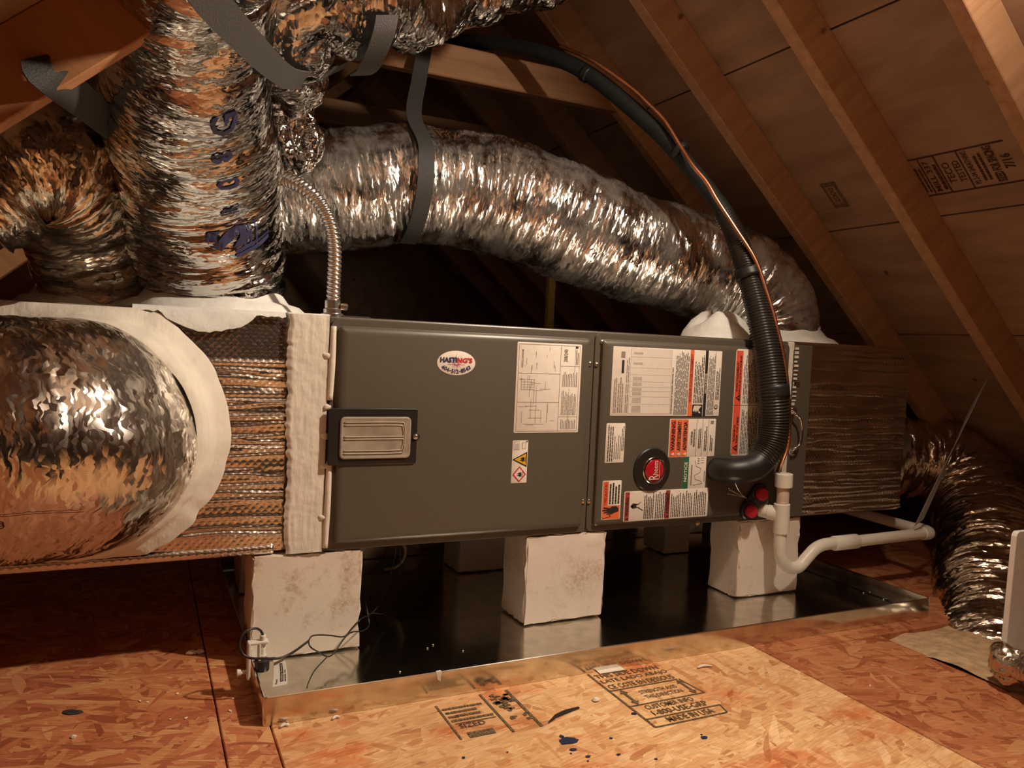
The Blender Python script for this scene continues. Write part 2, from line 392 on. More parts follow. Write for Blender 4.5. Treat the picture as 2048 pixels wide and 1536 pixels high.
# structural slab under the deck boards
fl = MB().box(-1.9, 2.9, -6.4, 3.6, -.30, -.22).build('floor', MT['osb_red']); tag(fl, kind='structure')
fl['label'] = 'attic floor decked with reddish strand boards'
def panel(x0, x1, y0, y1, mat, name='osb_panel', z=0):
    g = .0014
    return MB().box(x0+g, x1-g, y0+g, y1-g, z-.018, z).build(name, mat, fl, bevel=.0015, seg=1)
YS = [-1.95, -1.4, -.62, -.224, .003, 1.2, 2.4, 3.6]
XS = [-1.9, -.9, -.2195, -.139]
for i in range(len(YS)-1):
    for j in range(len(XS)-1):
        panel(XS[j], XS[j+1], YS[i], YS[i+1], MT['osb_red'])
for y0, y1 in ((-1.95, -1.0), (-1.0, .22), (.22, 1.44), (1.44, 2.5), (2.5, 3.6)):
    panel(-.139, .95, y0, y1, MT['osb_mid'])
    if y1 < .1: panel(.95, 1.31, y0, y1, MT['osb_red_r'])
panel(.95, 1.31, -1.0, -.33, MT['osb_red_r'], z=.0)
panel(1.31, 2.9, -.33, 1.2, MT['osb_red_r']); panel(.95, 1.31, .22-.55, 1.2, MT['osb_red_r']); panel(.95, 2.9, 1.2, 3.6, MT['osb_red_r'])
# ---------------------------------------------------------------- setting: roof
SL, Z0 = .885, 2.424; RX, RZ = .574, 1.916; ZL = 1.4086; D = .10
KN = sqrt(1+SL*SL); NR = np.array([SL, 0, 1])/KN; TR = np.array([1, 0, -SL])/KN   # right slope: outward normal, down-slope
NL = np.array([-SL, 0, 1])/KN; TL = np.array([-1, 0, -SL])/KN
SP = .392
for side, nrm, tng, mw in (('right', NR, TR, 'rafter'), ('left', NL, TL, 'rafter_l')):
    o = np.array([RX, 0, RZ])
    lenS = 3.6 if side == 'right' else 3.4
    skin = MB().frame_box(o+nrm*(D+.014)+np.array([0, -6.4, 0])-tng*.12, (0, 1, 0), tng, nrm, 10.0, lenS, .02).build('ceiling_'+side, MT['sheath'])
    tag(skin, 'sloping plywood underside of the roof, %s slope' % side, kind='structure')
    joints = [-.12]+([(x-RX)*KN for x in (1.125, 1.591, 1.95)] if side == 'right' else [.75, 1.97])+[lenS-.12]
    for a, b in zip(joints[:-1], joints[1:]):
        for y0, y1 in ((-6.4, -3.5), (-3.5, -1.1), (-1.1, 1.25), (1.25, 3.6)):
            MB().frame_box(o+nrm*D+np.array([0, y0+.002, 0])+tng*(a+.003), (0, 1, 0), tng, nrm, y1-y0-.004, b-a-.006, .013).build('sheathing_panel', MT['sheath'], skin)
    ys = [(.66-3*SP)+k*SP for k in range(-13, 10)] if side == 'right' else [-.34+k*.40 for k in range(-14, 9)]
    for y in ys:
        if side == 'left' and y > 2: y = 2.22 if y < 2.3 else y
        if side == 'left' and abs(y-.06) < .05: continue
        MB().frame_box(o+np.array([0, y-.038, 0])-nrm*0-tng*.02, (0, 1, 0), tng, nrm, .038, lenS-.15, D).build('rafter', MT[mw], skin, bevel=.002, seg=1)
    if side == 'right': roof_r = skin
    else: roof_l = skin
MB().box(RX-.02, RX+.02, -6.4, 3.6, RZ-.04, RZ+.16).build('ridge_board', MT['tie'], roof_r)
# collar ties (span between the slopes)
def tie(y, z, h, t=.038, x0=None, x1=None):
    x0 = (z-ZL)/SL-.05 if x0 is None else x0; x1 = (Z0-z)/SL+.05 if x1 is None else x1
    return MB().box(x0, x1, y, y+t, z, z+h).build('collar_tie', MT['tie'], roof_r, bevel=.003, seg=1)
tie(.624, 1.475, .10); tie(1.42, 1.50, .09); tie(-2.0, 1.49, .09)
for y, nm in ((3.58, 'wall_back'), (-6.42, 'wall_front')):
    m = MB(); a = 2.0
    m.add([(RX-2.6, y, -.3), (RX+2.6, y, -.3), (RX+.0, y, RZ+.25), (RX-2.6, y+.03, -.3), (RX+2.6, y+.03, -.3), (RX, y+.03, RZ+.25)], [(0,1,2),(5,4,3),(0,3,4,1),(1,4,5,2),(2,5,3,0)])
    tag(m.build(nm, MT['sheath']), 'plywood gable end wall of the attic', kind='structure')
# fibre insulation beyond the edge of the deck at the right
def fluff(name, x0, x1, y0, y1, z, amp, mat, n=70, seed=3, parent=None):
    u = np.linspace(0, 1, n); U, V = np.meshgrid(u, u, indexing='ij')
    H = z+amp*(vnoise(U, V*.98, 6, 7, seed)-.5)*2+amp*.7*(vnoise(U, V*.98, 24, 26, seed+1)-.5)
    me = bpy.data.meshes.new(name); vs = np.stack([x0+(x1-x0)*U, y0+(y1-y0)*V, H], -1).reshape(-1, 3)
    base = vs.copy(); base[:, 2] = z-.15
    idx = np.arange(n*n).reshape(n, n)
    f = np.stack([idx[:-1, :-1], idx[1:, :-1], idx[1:, 1:], idx[:-1, 1:]], -1).reshape(-1, 4).tolist()
    me.from_pydata(vs.tolist(), [], f); return link(me, name, mat, parent, True)
ins = fluff('batt_insulation', 1.30, 2.55, -1.6, -.32, .004, .022, MT['cardboard'])
tag(ins, 'tan fluffy batt insulation between joists right of the floor deck', 'insulation', kind='stuff')
lo_ = fluff('added_dark_fill', -1.6, 2.7, -6.3, -1.96, -.05, .03, MT['dark_fill'], 90, 13)  # unseen; added behind the camera to darken foil reflections and floor bounce
tag(lo_, 'unseen grey loose fill added behind the viewer to darken reflections', 'insulation', kind='stuff')
# printed stamps on deck and roof
class Sheet:
    """flat print laid on a plane: origin, right, up in metres"""
    def __init__(s, o, r, u, W, H, off=.0006):
        s.o, s.r, s.u = map(np.array, (o, r, u)); s.r = unit(s.r); s.u = unit(s.u); s.n = np.cross(s.r, s.u); s.W, s.H, s.off = W, H, off; s.L = {}
    def p(s, a, b, lift=0): return s.o+s.r*a*s.W+s.u*b*s.H+s.n*(s.off+lift)
    def mb(s, kind, mat): return s.L.setdefault((kind, mat), MB())
    def rect(s, a0, a1, b0, b1, mat, kind='print_band', lift=0): s.mb(kind, mat).quad(s.p(a0, b0, lift), s.p(a1, b0, lift), s.p(a1, b1, lift), s.p(a0, b1, lift))
    def line(s, a0, b0, a1, b1, t, mat, kind='rule_line', lift=.0002):
        A, B = np.array([a0*s.W, b0*s.H]), np.array([a1*s.W, b1*s.H]); d = unit(B-A); q = np.array([-d[1], d[0]])*t/2
        f = lambda v: s.o+s.r*v[0]+s.u*v[1]+s.n*(s.off+lift)
        s.mb(kind, mat).quad(f(A-q), f(B-q), f(B+q), f(A+q))
    def poly(s, pts, mat, kind='symbol', lift=.0003):
        m = s.mb(kind, mat); m.add([s.p(a, b, lift) for a, b in pts], [tuple(range(len(pts)))])
    def circ(s, a, b, r, mat, kind='symbol', lift=.0003, n=18):
        s.poly([(a+r*cos(t)/s.W, b+r*sin(t)/s.H) for t in np.linspace(0, 2*pi, n, endpoint=False)], mat, kind, lift)
    def text(s, body, a, b, h, mat, w=None, align='l', bold=.012, lift=.0004, kind='lettering'):
        V, F, wd, ht = text_geo(body, 0, bold)
        sy = h*s.H/ht; sx = (w*s.W/wd) if w else sy
        x0 = a*s.W-({'l': 0, 'c': .5, 'r': 1}[align])*wd*sx
        s.mb(kind, mat).add([s.o+s.r*(x0+v[0]*sx)+s.u*(b*s.H+v[1]*sy)+s.n*(s.off+lift) for v in V], F)
    def para(s, a0, a1, b0, b1, n, mat, fill=.5, seed=0, kind='fine_print', ragged=.25, words=True):
        r = random.Random(seed); dy = (b1-b0)/n
        for i in range(n):
            b = b1-(i+1)*dy; e = a1-(a1-a0)*r.random()*ragged; x = a0
            while x < e:
                wl = (a1-a0)*r.uniform(.05, .16) if words else e-x
                s.rect(x, min(e, x+wl), b, b+dy*fill, mat, kind, .0003); x += wl+(a1-a0)*.018
    def build(s, parent):
        for (k, mt), m in s.L.items():
            o = m.build(k, MT[mt], parent)
            if len(m.f) > 1 or k == 'lettering': o['kind'] = 'stuff'
def floor_sheet(x0, x1, y0, y1): return Sheet((x0, y0, 0), (1, 0, 0), (0, 1, 0), x1-x0, y1-y0, .0009)
f1 = floor_sheet(.497, .690, -.520, -.288)
f1.line(0, 0, 0, 1.02, .005, 'ink_osb'); f1.line(0, 0, .86, 0, .004, 'ink_osb'); f1.line(0, .13, .9, .13, .004, 'ink_osb'); f1.line(0, .36, .94, .36, .004, 'ink_osb'); f1.line(0, .66, .86, .66, .004, 'ink_osb'); f1.line(.86, 0, .9, .13, .003, 'ink_osb'); f1.line(.93, .36, .88, .66, .003, 'ink_osb')
f1.text('THIS SIDE DOWN', .04, .90, .08, 'ink_osb', .8); f1.text('LATE LADO ABAJO', .04, .79, .08, 'ink_osb', .84); f1.text('CE COTE EN DESSOUS', .04, .685, .08, 'ink_osb', .82)
f1.text('STRENGTH AXIS', .28, .52, .06, 'ink_osb', .46); f1.text('THIS DIRECTION', .28, .43, .06, 'ink_osb', .46)
for a in (.12, .84):
    f1.line(a, .42, a, .6, .006, 'ink_osb'); f1.poly([(a-.05, .58), (a+.05, .58), (a, .65)], 'ink_osb'); f1.poly([(a-.05, .43), (a, .37), (a+.05, .43)], 'ink_osb')
f1.text('CUSTOMER INFO', .14, .265, .07, 'ink_osb', .58); f1.text('1-800-USE-GRP', .14, .16, .08, 'ink_osb', .66); f1.text('MADE IN USA', .2, .03, .08, 'ink_osb', .55)
f1.build(fl)
f2 = floor_sheet(.150, .315, -.445, -.292)
f2.line(.94, 0, .94, 1, .006, 'ink_osb'); f2.line(.60, 0, .60, 1, .005, 'ink_osb'); f2.line(.02, .05, .02, .9, .004, 'ink_osb')
for k in range(26):
    r = random.Random(k); a, b = r.uniform(.64, .88), r.uniform(.2, .9); f2.poly([(a, b), (a+.07*r.random()+.03, b+.01), (a+.06, b+.07*r.random()+.03), (a-.01, b+.05)], 'ink_osb')
f2.para(.06, .56, .45, .85, 4, 'ink_osb', .45, 3); f2.text('SIZED', .1, .28, .1, 'ink_osb', .3); f2.rect(.12, .42, .05, .17, 'ink_osb'); f2.line(.08, .4, .56, .4, .003, 'ink_osb')
f2.build(fl)
# dark blue paint drips on the deck
dm = MB(); r = random.Random(4)
for (px, py, rr, asp) in [(1136, 1482, .011, 1.7), (1124, 1474, .006, .6), (1146, 1500, .0045, 1.4), (1142, 1508, .002, 1), (1268, 1428, .0045, 1.2), (1222, 1477, .003, 1), (1237, 1510, .003, 1.3), (1408, 1476, .005, 1.3), (1403, 1470, .0025, .7), (927, 1516, .003, 1), (1015, 1505, .002, 1), (1176, 1514, .003, 1.6), (1176, 1523, .002, 1), (1312, 1519, .002, 1.6)]:
    p = atZ(px, py, 0); n = 13
    dm.add([(p[0]+cos(t)*rr*asp*(1+.5*(r.random()-.5)), p[1]+sin(t)*rr*(1+.5*(r.random()-.5)), .0012) for t in np.linspace(0, 2*pi, n, endpoint=False)], [tuple(range(n))])
dm.build('paint_spots', MT['paint_blue'], fl)['label'] = 'dark blue paint drips'
# roof stamps
def roof_sheet(px, py, W, H):
    p = atplane(px, py, NR, NR@np.array([0, 0, Z0])+D)
    return Sheet(p, -TR, (0, 1, 0), W, H, .001)
r1 = roof_sheet(2048, 360, .125, .34)
r1.line(0, -.05, 0, 1, .005, 'ink_roof'); r1.line(1, 0, 1, 1.0, .005, 'ink_roof')
for b in (.90, .68, .545, .36): r1.line(0, b, 1, b, .004, 'ink_roof')
r1.para(.12, .8, .92, .98, 1, 'ink_roof', .8, 1); r1.para(.1, .9, .70, .89, 6, 'ink_roof', .5, 2)
r1.text('MILL 337', .08, .61, .05, 'ink_roof', .82); r1.para(.1, .9, .56, .6, 1, 'ink_roof', .7, 5)
r1.text('TECO', .22, .46, .06, 'ink_roof', .55); r1.text('TESTED', .22, .38, .055, 'ink_roof', .55)
r1.text('PS 2-04 SHEATHING', .1, .29, .045, 'ink_roof', .85); r1.para(.15, .85, .2, .28, 2, 'ink_roof', .5, 7)
r1.text('SIZED FOR SPACING', .06, .1, .07, 'ink_roof', .9, bold=.03); r1.text('7/16', .35, .0, .075, 'ink_roof', .35, bold=.03)
r1.build(roof_r)
r2 = roof_sheet(1700, 412, .10, .055)
r2.rect(0, 1, 0, .22, 'ink_osb'); r2.rect(0, 1, .82, 1, 'ink_osb'); r2.rect(0, .16, .2, .85, 'ink_osb'); r2.rect(.84, 1, .2, .85, 'ink_osb'); r2.text('2000', .2, .32, .4, 'ink_osb', .6, bold=.03); r2.build(roof_r)

# ---------------------------------------------------------------- drain pan
XP0, XP1, YP0, YP1, HP = -.153, 1.569, -.278, .66, .0513
def rrect(x0, x1, y0, y1, r, n=5):
    out = []
    for cx, cy, a in ((x1-r, y1-r, 0), (x0+r, y1-r, pi/2), (x0+r, y0+r, pi), (x1-r, y0+r, 1.5*pi)):
        for t in np.linspace(a, a+pi/2, n): out.append((cx+r*cos(t), cy+r*sin(t)))
    return out
pan = thing('drain_pan', (.7, .19, 0), 'shallow galvanized steel drain pan on the floor under the air handler', 'drain pan')
m = MB(); rg = []
for ins_, z in ((0, .0005), (0, HP-.004), (.0006, HP-.001), (.002, HP), (.004, HP-.001), (.005, HP-.004), (.005, .006), (.008, .003)):
    rg.append([(x, y, z) for x, y in rrect(XP0+ins_, XP1-ins_, YP0+ins_, YP1-ins_, max(.002, .008-ins_))])
m.rings(rg, True, True); m.build('pan_tray', MT['galv'], pan, auto=35)
c = MB()
for x, y in ((XP0+.012, YP0+.012), (XP1-.012, YP0+.012)):
    c.add([(x-.012, y-.0125, .001), (x+.012, y-.0125, .001), (x+.010, y-.0125, HP-.002), (x-.012, y-.0125, HP-.002)], [(0, 1, 2, 3)])
tear = MB(); p = atY(877, 1355, YP0)
tear.add([(p[0]-.006, YP0-.001, HP+.001), (p[0]+.006, YP0-.001, HP+.001), (p[0]+.004, YP0-.0016, HP-.018), (p[0]-.002, YP0-.0016, HP-.014), (p[0]-.004, YP0+.004, HP+.001), (p[0]+.004, YP0+.004, HP+.0015)], [(0, 1, 2, 3), (0, 1, 5, 4)]); tear.build('sealant_dab', MT['mastic'], pan)

# ---------------------------------------------------------------- support blocks
def block(x0, x1, y0, y1, label, mat, seed):
    n = 9; g = np.random.default_rng(seed); z0, z1 = .0065, ZB-.001
    bm = bmesh.new(); bmesh.ops.create_cube(bm, size=1)
    bmesh.ops.bevel(bm, geom=bm.edges[:], offset=.014, segments=2, affect='EDGES')
    bmesh.ops.subdivide_edges(bm, edges=[e for e in bm.edges if e.calc_length() > .3], cuts=7, use_grid_fill=True)
    for v in bm.verts:
        q = v.co.copy(); edge = sum(abs(abs(t)-.5) < .03 for t in q)
        j = .0002 if edge < 2 else .0016
        v.co = Vector((x0+(q.x+.5)*(x1-x0), y0+(q.y+.5)*(y1-y0), z0+(q.z+.5)*(z1-z0)))+Vector(g.normal(0, j, 3))
        v.co.z = min(max(v.co.z, z0), z1)
    me = bpy.data.meshes.new('support_block'); bm.to_mesh(me); bm.free()
    o = link(me, 'support_block', mat, None, False); shade_auto(me, 28); tag(o, label, 'block', 'blocks propping the air handler'); return o
block(-.140, .0856, -.003, .117, 'brown-stained cream block propping the left end of the air handler, in front', MT['block'], 1)
block(.4861, .7072, -.002, .122, 'clean pale pink block under the middle of the air handler, in front', MT['block_clean'], 2)
block(1.1406, 1.365, -.005, .112, 'pale block behind the white trap pipe under the right end', MT['block_clean'], 3)
block(-.115, .100, .435, .552, 'dark rear block in the shadow behind the brown-stained block', MT['block_clean'], 4)
block(.490, .675, .435, .552, 'rear block in shadow, seen left of the pale pink middle block', MT['block_clean'], 5)
block(1.222, 1.326, .434, .548, 'narrow rear block seen between the middle and right front blocks', MT['block_clean'], 6)
# ---------------------------------------------------------------- air handler
XE = 1.285
ah = thing('air_handler', (.64, .27, ZB), 'dark taupe horizontal air handler cabinet with many warning labels, on blocks over the pan', 'air handler')
MB().box(0, XE, .0, .55, ZB, ZT).build('cabinet', MT['cabinet'], ah, bevel=.003)
def facepanel(name, x0, x1, z0, z1, rings, r, mat, parent, seg=6):
    m = MB(); R = []
    for ins_, y in rings: R.append([(x, y, z) for x, z in rrect(x0+ins_, x1-ins_, z0+ins_, z1-ins_, max(.001, r-ins_*.6), seg)])
    m.rings(R, True, True); return m.build(name, mat, parent, auto=30)
YD = -.0185
XSM = .6445
d1 = facepanel('access_panel', .003, XSM-.0012, ZB+.002, ZT-.004, [(0, .001), (0, -.0045), (.001, -.0055), (.0145, -.0055), (.016, -.0065), (.0175, -.0135), (.021, -.0165), (.027, YD+.0008), (.032, YD)], .016, MT['cabinet'], ah)
d2 = facepanel('access_panel', XSM+.0012, XE-.004, ZB+.002, ZT-.004, [(0, .001), (0, -.0045), (.001, -.0055), (.0145, -.0055), (.016, -.0065), (.0175, -.0135), (.021, -.0165), (.027, YD+.0008), (.032, YD)], .016, MT['cabinet'], ah)
d1['label'] = 'left access panel with round sticker and small clear cover'; d2['label'] = 'right access panel crowded with labels'
MB().box(-.001, XE+.001, .004, .552, ZT-.001, ZT+.0012).build('top_flange', MT['steel'], ah)
scr0 = None
def screw(px, py, Y=-.0055, r=.0055, parent=ah, mat='screw'):
    global scr0
    p = atY(px, py, Y)
    if scr0 is None:
        scr0 = MB().disc((0, 0, 0), (0, -1, 0), [(.0066, 0), (.0066, .001), (.0048, .0012), (.0046, .0042), (.0030, .0050)], 12).build('screw', MT[mat], parent, auto=40); o = scr0
    else:
        o = scr0.copy(); COL.objects.link(o); adopt(o, parent)
    o.location = p; o.rotation_euler = (0, random.random(), 0); return o
for q in [(1179.6, 727.5), (1193, 729), (1166, 1002), (1178, 1002), (1204, 684), (1192, 1046), (1395, 1046), (1262, 840), (1418, 919), (1500, 674)]: screw(*q)
# --- printed labels
def quad_ext(c, Y=YD):
    P = [atY(x, y, Y) for x, y in c]
    return (P[0][0]+P[3][0])/2, (P[1][0]+P[2][0])/2, (P[2][2]+P[3][2])/2, (P[0][2]+P[1][2])/2
def label(corners, rot=True, mat='white_paper', r=.003, name='label_sticker', parent=ah, text=None, off=0):
    x0, x1, z0, z1 = quad_ext(corners); y = YD-.0003-off
    o = facepanel(name, x0, x1, z0, z1, [(0, y+.0006), (0, y-.0003), (.0004, y-.0005)], r, MT[mat], parent, 4)
    if text: o['label'] = text
    if rot: sh = Sheet((x1, y-.0005, z0), (0, 0, 1), (-1, 0, 0), z1-z0, x1-x0, .0003)
    else: sh = Sheet((x0, y-.0005, z0), (1, 0, 0), (0, 0, 1), x1-x0, z1-z0, .0003)
    return o, sh
def tri(s, a, b, w, h, mat, kind='symbol', lift=.0004): s.poly([(a-w/2, b), (a+w/2, b), (a, b+h)], mat, kind, lift)
# wiring diagram
o, s = label([(1036.6, 683), (1165, 690), (1154.6, 865.7), (1025.4, 865)], text='white wiring diagram sheet')
for a0, b0, a1, b1 in [(.02, .03, .98, .03), (.02, .97, .98, .97), (.02, .03, .02, .97), (.98, .03, .98, .97), (.02, .33, .98, .33), (.34, .33, .34, .97), (.66, .33, .66, .97), (.66, .1, .98, .1), (.75, .03, .75, .33), (.03, .18, .5, .18), (.18, .03, .18, .33)]: s.line(a0, b0, a1, b1, .0007, 'ink_grey')
rr = random.Random(11)
for _ in range(26):
    a, b = rr.uniform(.05, .6), rr.uniform(.38, .9)
    if rr.random() < .5: s.line(a, b, min(.64, a+rr.uniform(.08, .3)), b, .0006, 'ink_grey')
    else: s.line(a, b, a, min(.95, b+rr.uniform(.06, .3)), .0006, 'ink_grey')
for _ in range(14):
    a, b = rr.uniform(.7, .93), rr.uniform(.4, .92); s.line(a, b, a+rr.uniform(-.1, .04), b, .0006, 'ink_grey')
for k in range(5): s.line(.48+k*.028, .72, .48+k*.028, .92, .0006, 'ink_grey'); s.line(.48, .72+k*.05, .6, .72+k*.05, .0006, 'ink_grey')
s.para(.2, .48, .06, .30, 12, 'ink_grey', .4, 1); s.para(.52, .7, .06, .30, 9, 'ink_grey', .4, 2); s.para(.77, .95, .05, .1, 2, 'ink_grey', .5, 3); s.para(.04, .16, .06, .3, 10, 'ink_grey', .4, 8)
s.text('208/240', .8, .22, .06, 'ink_grey', .14); s.rect(.955, .975, .06, .1, 'ink', 'print_band', .0003); s.text('WIRING DIAGRAM', .72, .9, .03, 'ink_grey', .2); s.build(o)
# flammable refrigerant label
o, s = label([(1025, 881), (1056, 881), (1052.7, 965.7), (1022, 966)], text='white label with two flame hazard symbols', r=.0012)
s.poly([(.20, .06), (.40, .5), (.20, .94), (0.02, .5)], 'ink_red'); s.poly([(.20, .17), (.355, .5), (.20, .83), (.06, .5)], 'white_paper', 'symbol', .0005)
s.poly([(.375, .04), (.735, .04), (.555, .98)], 'ink'); s.poly([(.415, .10), (.695, .10), (.555, .84)], 'yellow', 'symbol', .0005)
for a, b, k in ((.20, .36, 1), (.555, .2, 1)):
    s.poly([(a-.045, b), (a+.045, b), (a+.055, b+.12), (a+.02, b+.30), (a+.01, b+.16), (a-.02, b+.34), (a-.03, b+.18), (a-.055, b+.13)], 'ink', 'symbol', .0007); s.line(a-.06, b-.05, a+.06, b-.05, .0012, 'ink', lift=.0007)
s.rect(.78, .98, .55, .92, 'ink_grey'); s.rect(.79, .97, .57, .90, 'white_paper', 'print_band', .0002); s.para(.8, .96, .6, .88, 5, 'ink_grey', .5, 3); s.rect(.8, .96, .12, .4, 'ink_grey'); s.rect(.81, .95, .15, .37, 'white_paper', 'print_band', .0002); s.rect(.96, .99, .04, .14, 'ink'); s.build(o)
# oval service sticker
P = atY(912.6, 726, YD); a, b = .0455, .0272
m = MB(); m.rings([[(P[0]+a*k*cos(t), y, P[2]+b*k*sin(t)) for t in np.linspace(0, 2*pi, 48, endpoint=False)] for k, y in ((1, YD+.0003), (1, YD-.0006), (.985, YD-.0008))])
o = m.build('label_sticker', MT['white_paper'], ah, auto=30); o['label'] = 'white oval sticker reading HASTINGS with phone number'
s = Sheet((P[0]-a, YD-.0008, P[2]-b), (1, 0, 0), (0, 0, 1), 2*a, 2*b, .0003)
for k in range(16):
    t = 2*pi*k/16; mt = 'ink_blue' if cos(t) < -.05 else 'ink_red'; q = .30 if k % 2 else .40
    s.poly([(.5+cos(t+.16)*.05, .53+sin(t+.16)*.1), (.5+cos(t)*q*.48, .53+sin(t)*q), (.5+cos(t-.16)*.05, .53+sin(t-.16)*.1)], mt, 'symbol', .0001)
s.rect(.10, .9, .50, .72, 'white_paper', 'print_band', .0003) if False else None
s.text('HASTI', .075, .51, .22, 'ink_navy', .43, bold=.045, lift=.0006); s.text("NG'S", .515, .51, .22, 'ink_red', .405, bold=.045, lift=.0006); s.text('HEATING & AIR LLC', .5, .42, .055, 'ink_red', .44, 'c', lift=.0006)
num = '404-512-8543'
for i, ch in enumerate(num):
    f = (i-(len(num)-1)/2)/len(num); V, F, wd, ht = text_geo(ch, 0, .03); sc = .0125; V = V+np.array([0, .26 if ch == '-' else 0]); cx = P[0]+f*2*a*.80; cz = P[2]-b*.86+(f*2)**2*b*.42; an = f*1.0
    s.mb('lettering', 'ink_navy').add([(cx+((v[0]-wd/2)*cos(an)-v[1]*sin(an))*sc, YD-.0017, cz+((v[0]-wd/2)*sin(an)+v[1]*cos(an))*sc) for v in V], F)
s.build(o)
# rating plate and combined warning
o, s = label([(1225, 696), (1442.7, 699), (1439, 830), (1221, 833.7)], text='large white rating and warning label', r=.002)
s.para(.04, .55, .955, .985, 2, 'ink_grey', .5, 1); s.para(.05, .6, .90, .95, 3, 'ink_grey', .5, 2); s.rect(.84, .93, .895, .93, 'ink_grey'); s.para(.62, .82, .90, .925, 1, 'ink', .8, 4, words=False); s.para(.05, .95, .855, .885, 2, 'ink_grey', .4, 5)
s.rect(.03, .98, .475, .845, 'ink_light')
s.rect(.033, .977, .478, .842, 'white_paper', 'print_band', .0001)
for k in range(34): s.line(.035, .482+k*.0105, .975, .482+k*.0105, .0004, 'ink_light')
for q in (.17, .28, .36, .42, .50, .60, .70, .86): s.line(q, .478, q, .842, .0006, 'ink_grey')
for q, w_ in ((.05, .1), (.19, .08), (.3, .05), (.37, .04), (.44, .05), (.52, .05), (.75, .03), (.9, .03)): s.rect(q, q+w_, .74, .82, 'ink_light', 'print_band', .0004)
s.text('TO BE INSTALLED BY QUALIFIED PERSONNEL ONLY', .03, .452, .016, 'ink', .7); s.para(.02, .98, .315, .44, 13, 'ink', .42, 6, ragged=.1)
s.rect(.0, .175, .265, .305, 'orange'); s.rect(.18, 1, .27, .305, 'orange'); s.text('WARNING/AVERTISSEMENT', .21, .275, .027, 'darkred', .73, bold=.03)
s.rect(0, .175, .165, .262, 'ink', lift=.0001); s.poly([(.05, .18), (.08, .2), (.1, .2), (.15, .175), (.16, .21), (.155, .245), (.1, .255), (.06, .25), (.09, .235), (.05, .235), (.09, .222), (.05, .218), (.09, .21), (.04, .195)], 'ink_cream')
s.para(.2, .95, .17, .262, 6, 'ink', .45, 9, ragged=.35); s.rect(0, 1, .133, .160, 'ink'); s.text('NOTICE/AVIS', .5, .137, .019, 'ink_cream', .3, 'c', bold=.02)
s.para(.02, .97, .065, .128, 7, 'ink', .42, 10, ragged=.15); s.line(0, .06, 1, .06, .0006, 'ink'); s.para(.25, .75, .012, .05, 3, 'ink', .5, 12); s.circ(.14, .034, .006, 'ink'); s.circ(.14, .034, .0042, 'white_paper', lift=.0005); s.text('UL', .115, .025, .016, 'ink', .045, lift=.0008); s.build(o)
# orange service-port label beside the hose
o, s = label([(1472, 698.7), (1524, 699), (1516, 911), (1461, 911)], text='white label with red orange band partly behind the hose', r=.009)
s.rect(.015, .985, .74, .985, 'redorange'); s.line(0, .5, 0, .5, .001, 'ink'); s.line(.475, 0, .475, 1, .001, 'ink')
s.text('WARNING', .13, .875, .07, 'ink', .16, bold=.03); s.text('RISK OF FIRE', .12, .775, .07, 'ink', .25, bold=.03); s.text('AVERTISSEMENT', .60, .875, .07, 'ink', .28, bold=.03); s.text("RISQUE D'INCENDIE", .58, .775, .07, 'ink', .36, bold=.03)
for a in (.075, .545): tri(s, a, .78, .07, .16, 'ink'); s.text('!', a-.006, .80, .08, 'redorange', .012, lift=.0007)
s.para(.02, .455, .08, .7, 11, 'ink', .4, 21); s.para(.495, .97, .08, .7, 11, 'ink', .4, 22); s.build(o)
# small white list label
o, s = label([(1214.5, 846), (1251.5, 847), (1245.5, 926), (1207.5, 925)], text='small white label of fine print')
s.para(.04, .96, .62, .95, 3, 'ink', .4, 31); s.para(.1, .7, .2, .6, 4, 'ink_grey', .4, 32, ragged=.6); s.para(.3, .96, .05, .2, 2, 'ink', .4, 33); s.build(o)
# three language warning
o, s = label([(1339.5, 838.7), (1432, 836.5), (1428, 912.5), (1336, 914.5)], text='white label with three orange warning bands')
for i, t in enumerate(('WARNING', 'AVERTISSEMENT', 'ADVERTENCIA')):
    b0 = .985-(i+1)*.128; s.rect(.015, .985, b0+.004, b0+.124, 'orange' if i else 'redorange'); s.text(t, .17, b0+.024, .075, 'ink', .76, bold=.035); tri(s, .085, b0+.025, .08, .08, 'ink_cream')
s.text('CALIFORNIA', .5, .50, .04, 'ink', .36, 'c', bold=.02); s.text('PROPOSITION 65', .5, .445, .04, 'ink', .46, 'c', bold=.02)
for b in (.42, .29, .16): s.line(0, b, 1, b, .0007, 'ink')
s.para(.22, .75, .32, .39, 2, 'ink', .5, 1); s.para(.15, .85, .19, .26, 2, 'ink', .5, 2); s.para(.15, .6, .06, .13, 2, 'ink', .5, 3); s.rect(.86, .95, .05, .12, 'ink_grey'); s.build(o)
# green notice
o, s = label([(1367, 914), (1413, 912.5), (1409.5, 976), (1363, 977)], text='green and white NOTICE label', r=.001, off=-.0002)
s.rect(0, 1, .76, 1, 'green'); s.text('NOTICE', .22, .82, .13, 'ink_cream', .62, bold=.03)
pts = [(.1, .55), (.14, .15), (.22, .2), (.28, .45), (.4, .5), (.5, .25), (.62, .22), (.7, .45), (.88, .5)]
for q0, q1 in zip(pts[:-1], pts[1:]): s.line(*q0, *q1, .0008, 'ink')
for q in (.8, .88, .95): s.text('F', q-.02, .3, .09, 'ink', .03); s.line(q, .1, q, .25, .0007, 'ink')
s.para(.1, .8, .6, .7, 1, 'ink_grey', .5, 4); s.para(.2, .6, .05, .12, 1, 'ink_grey', .5, 5); s.build(o)
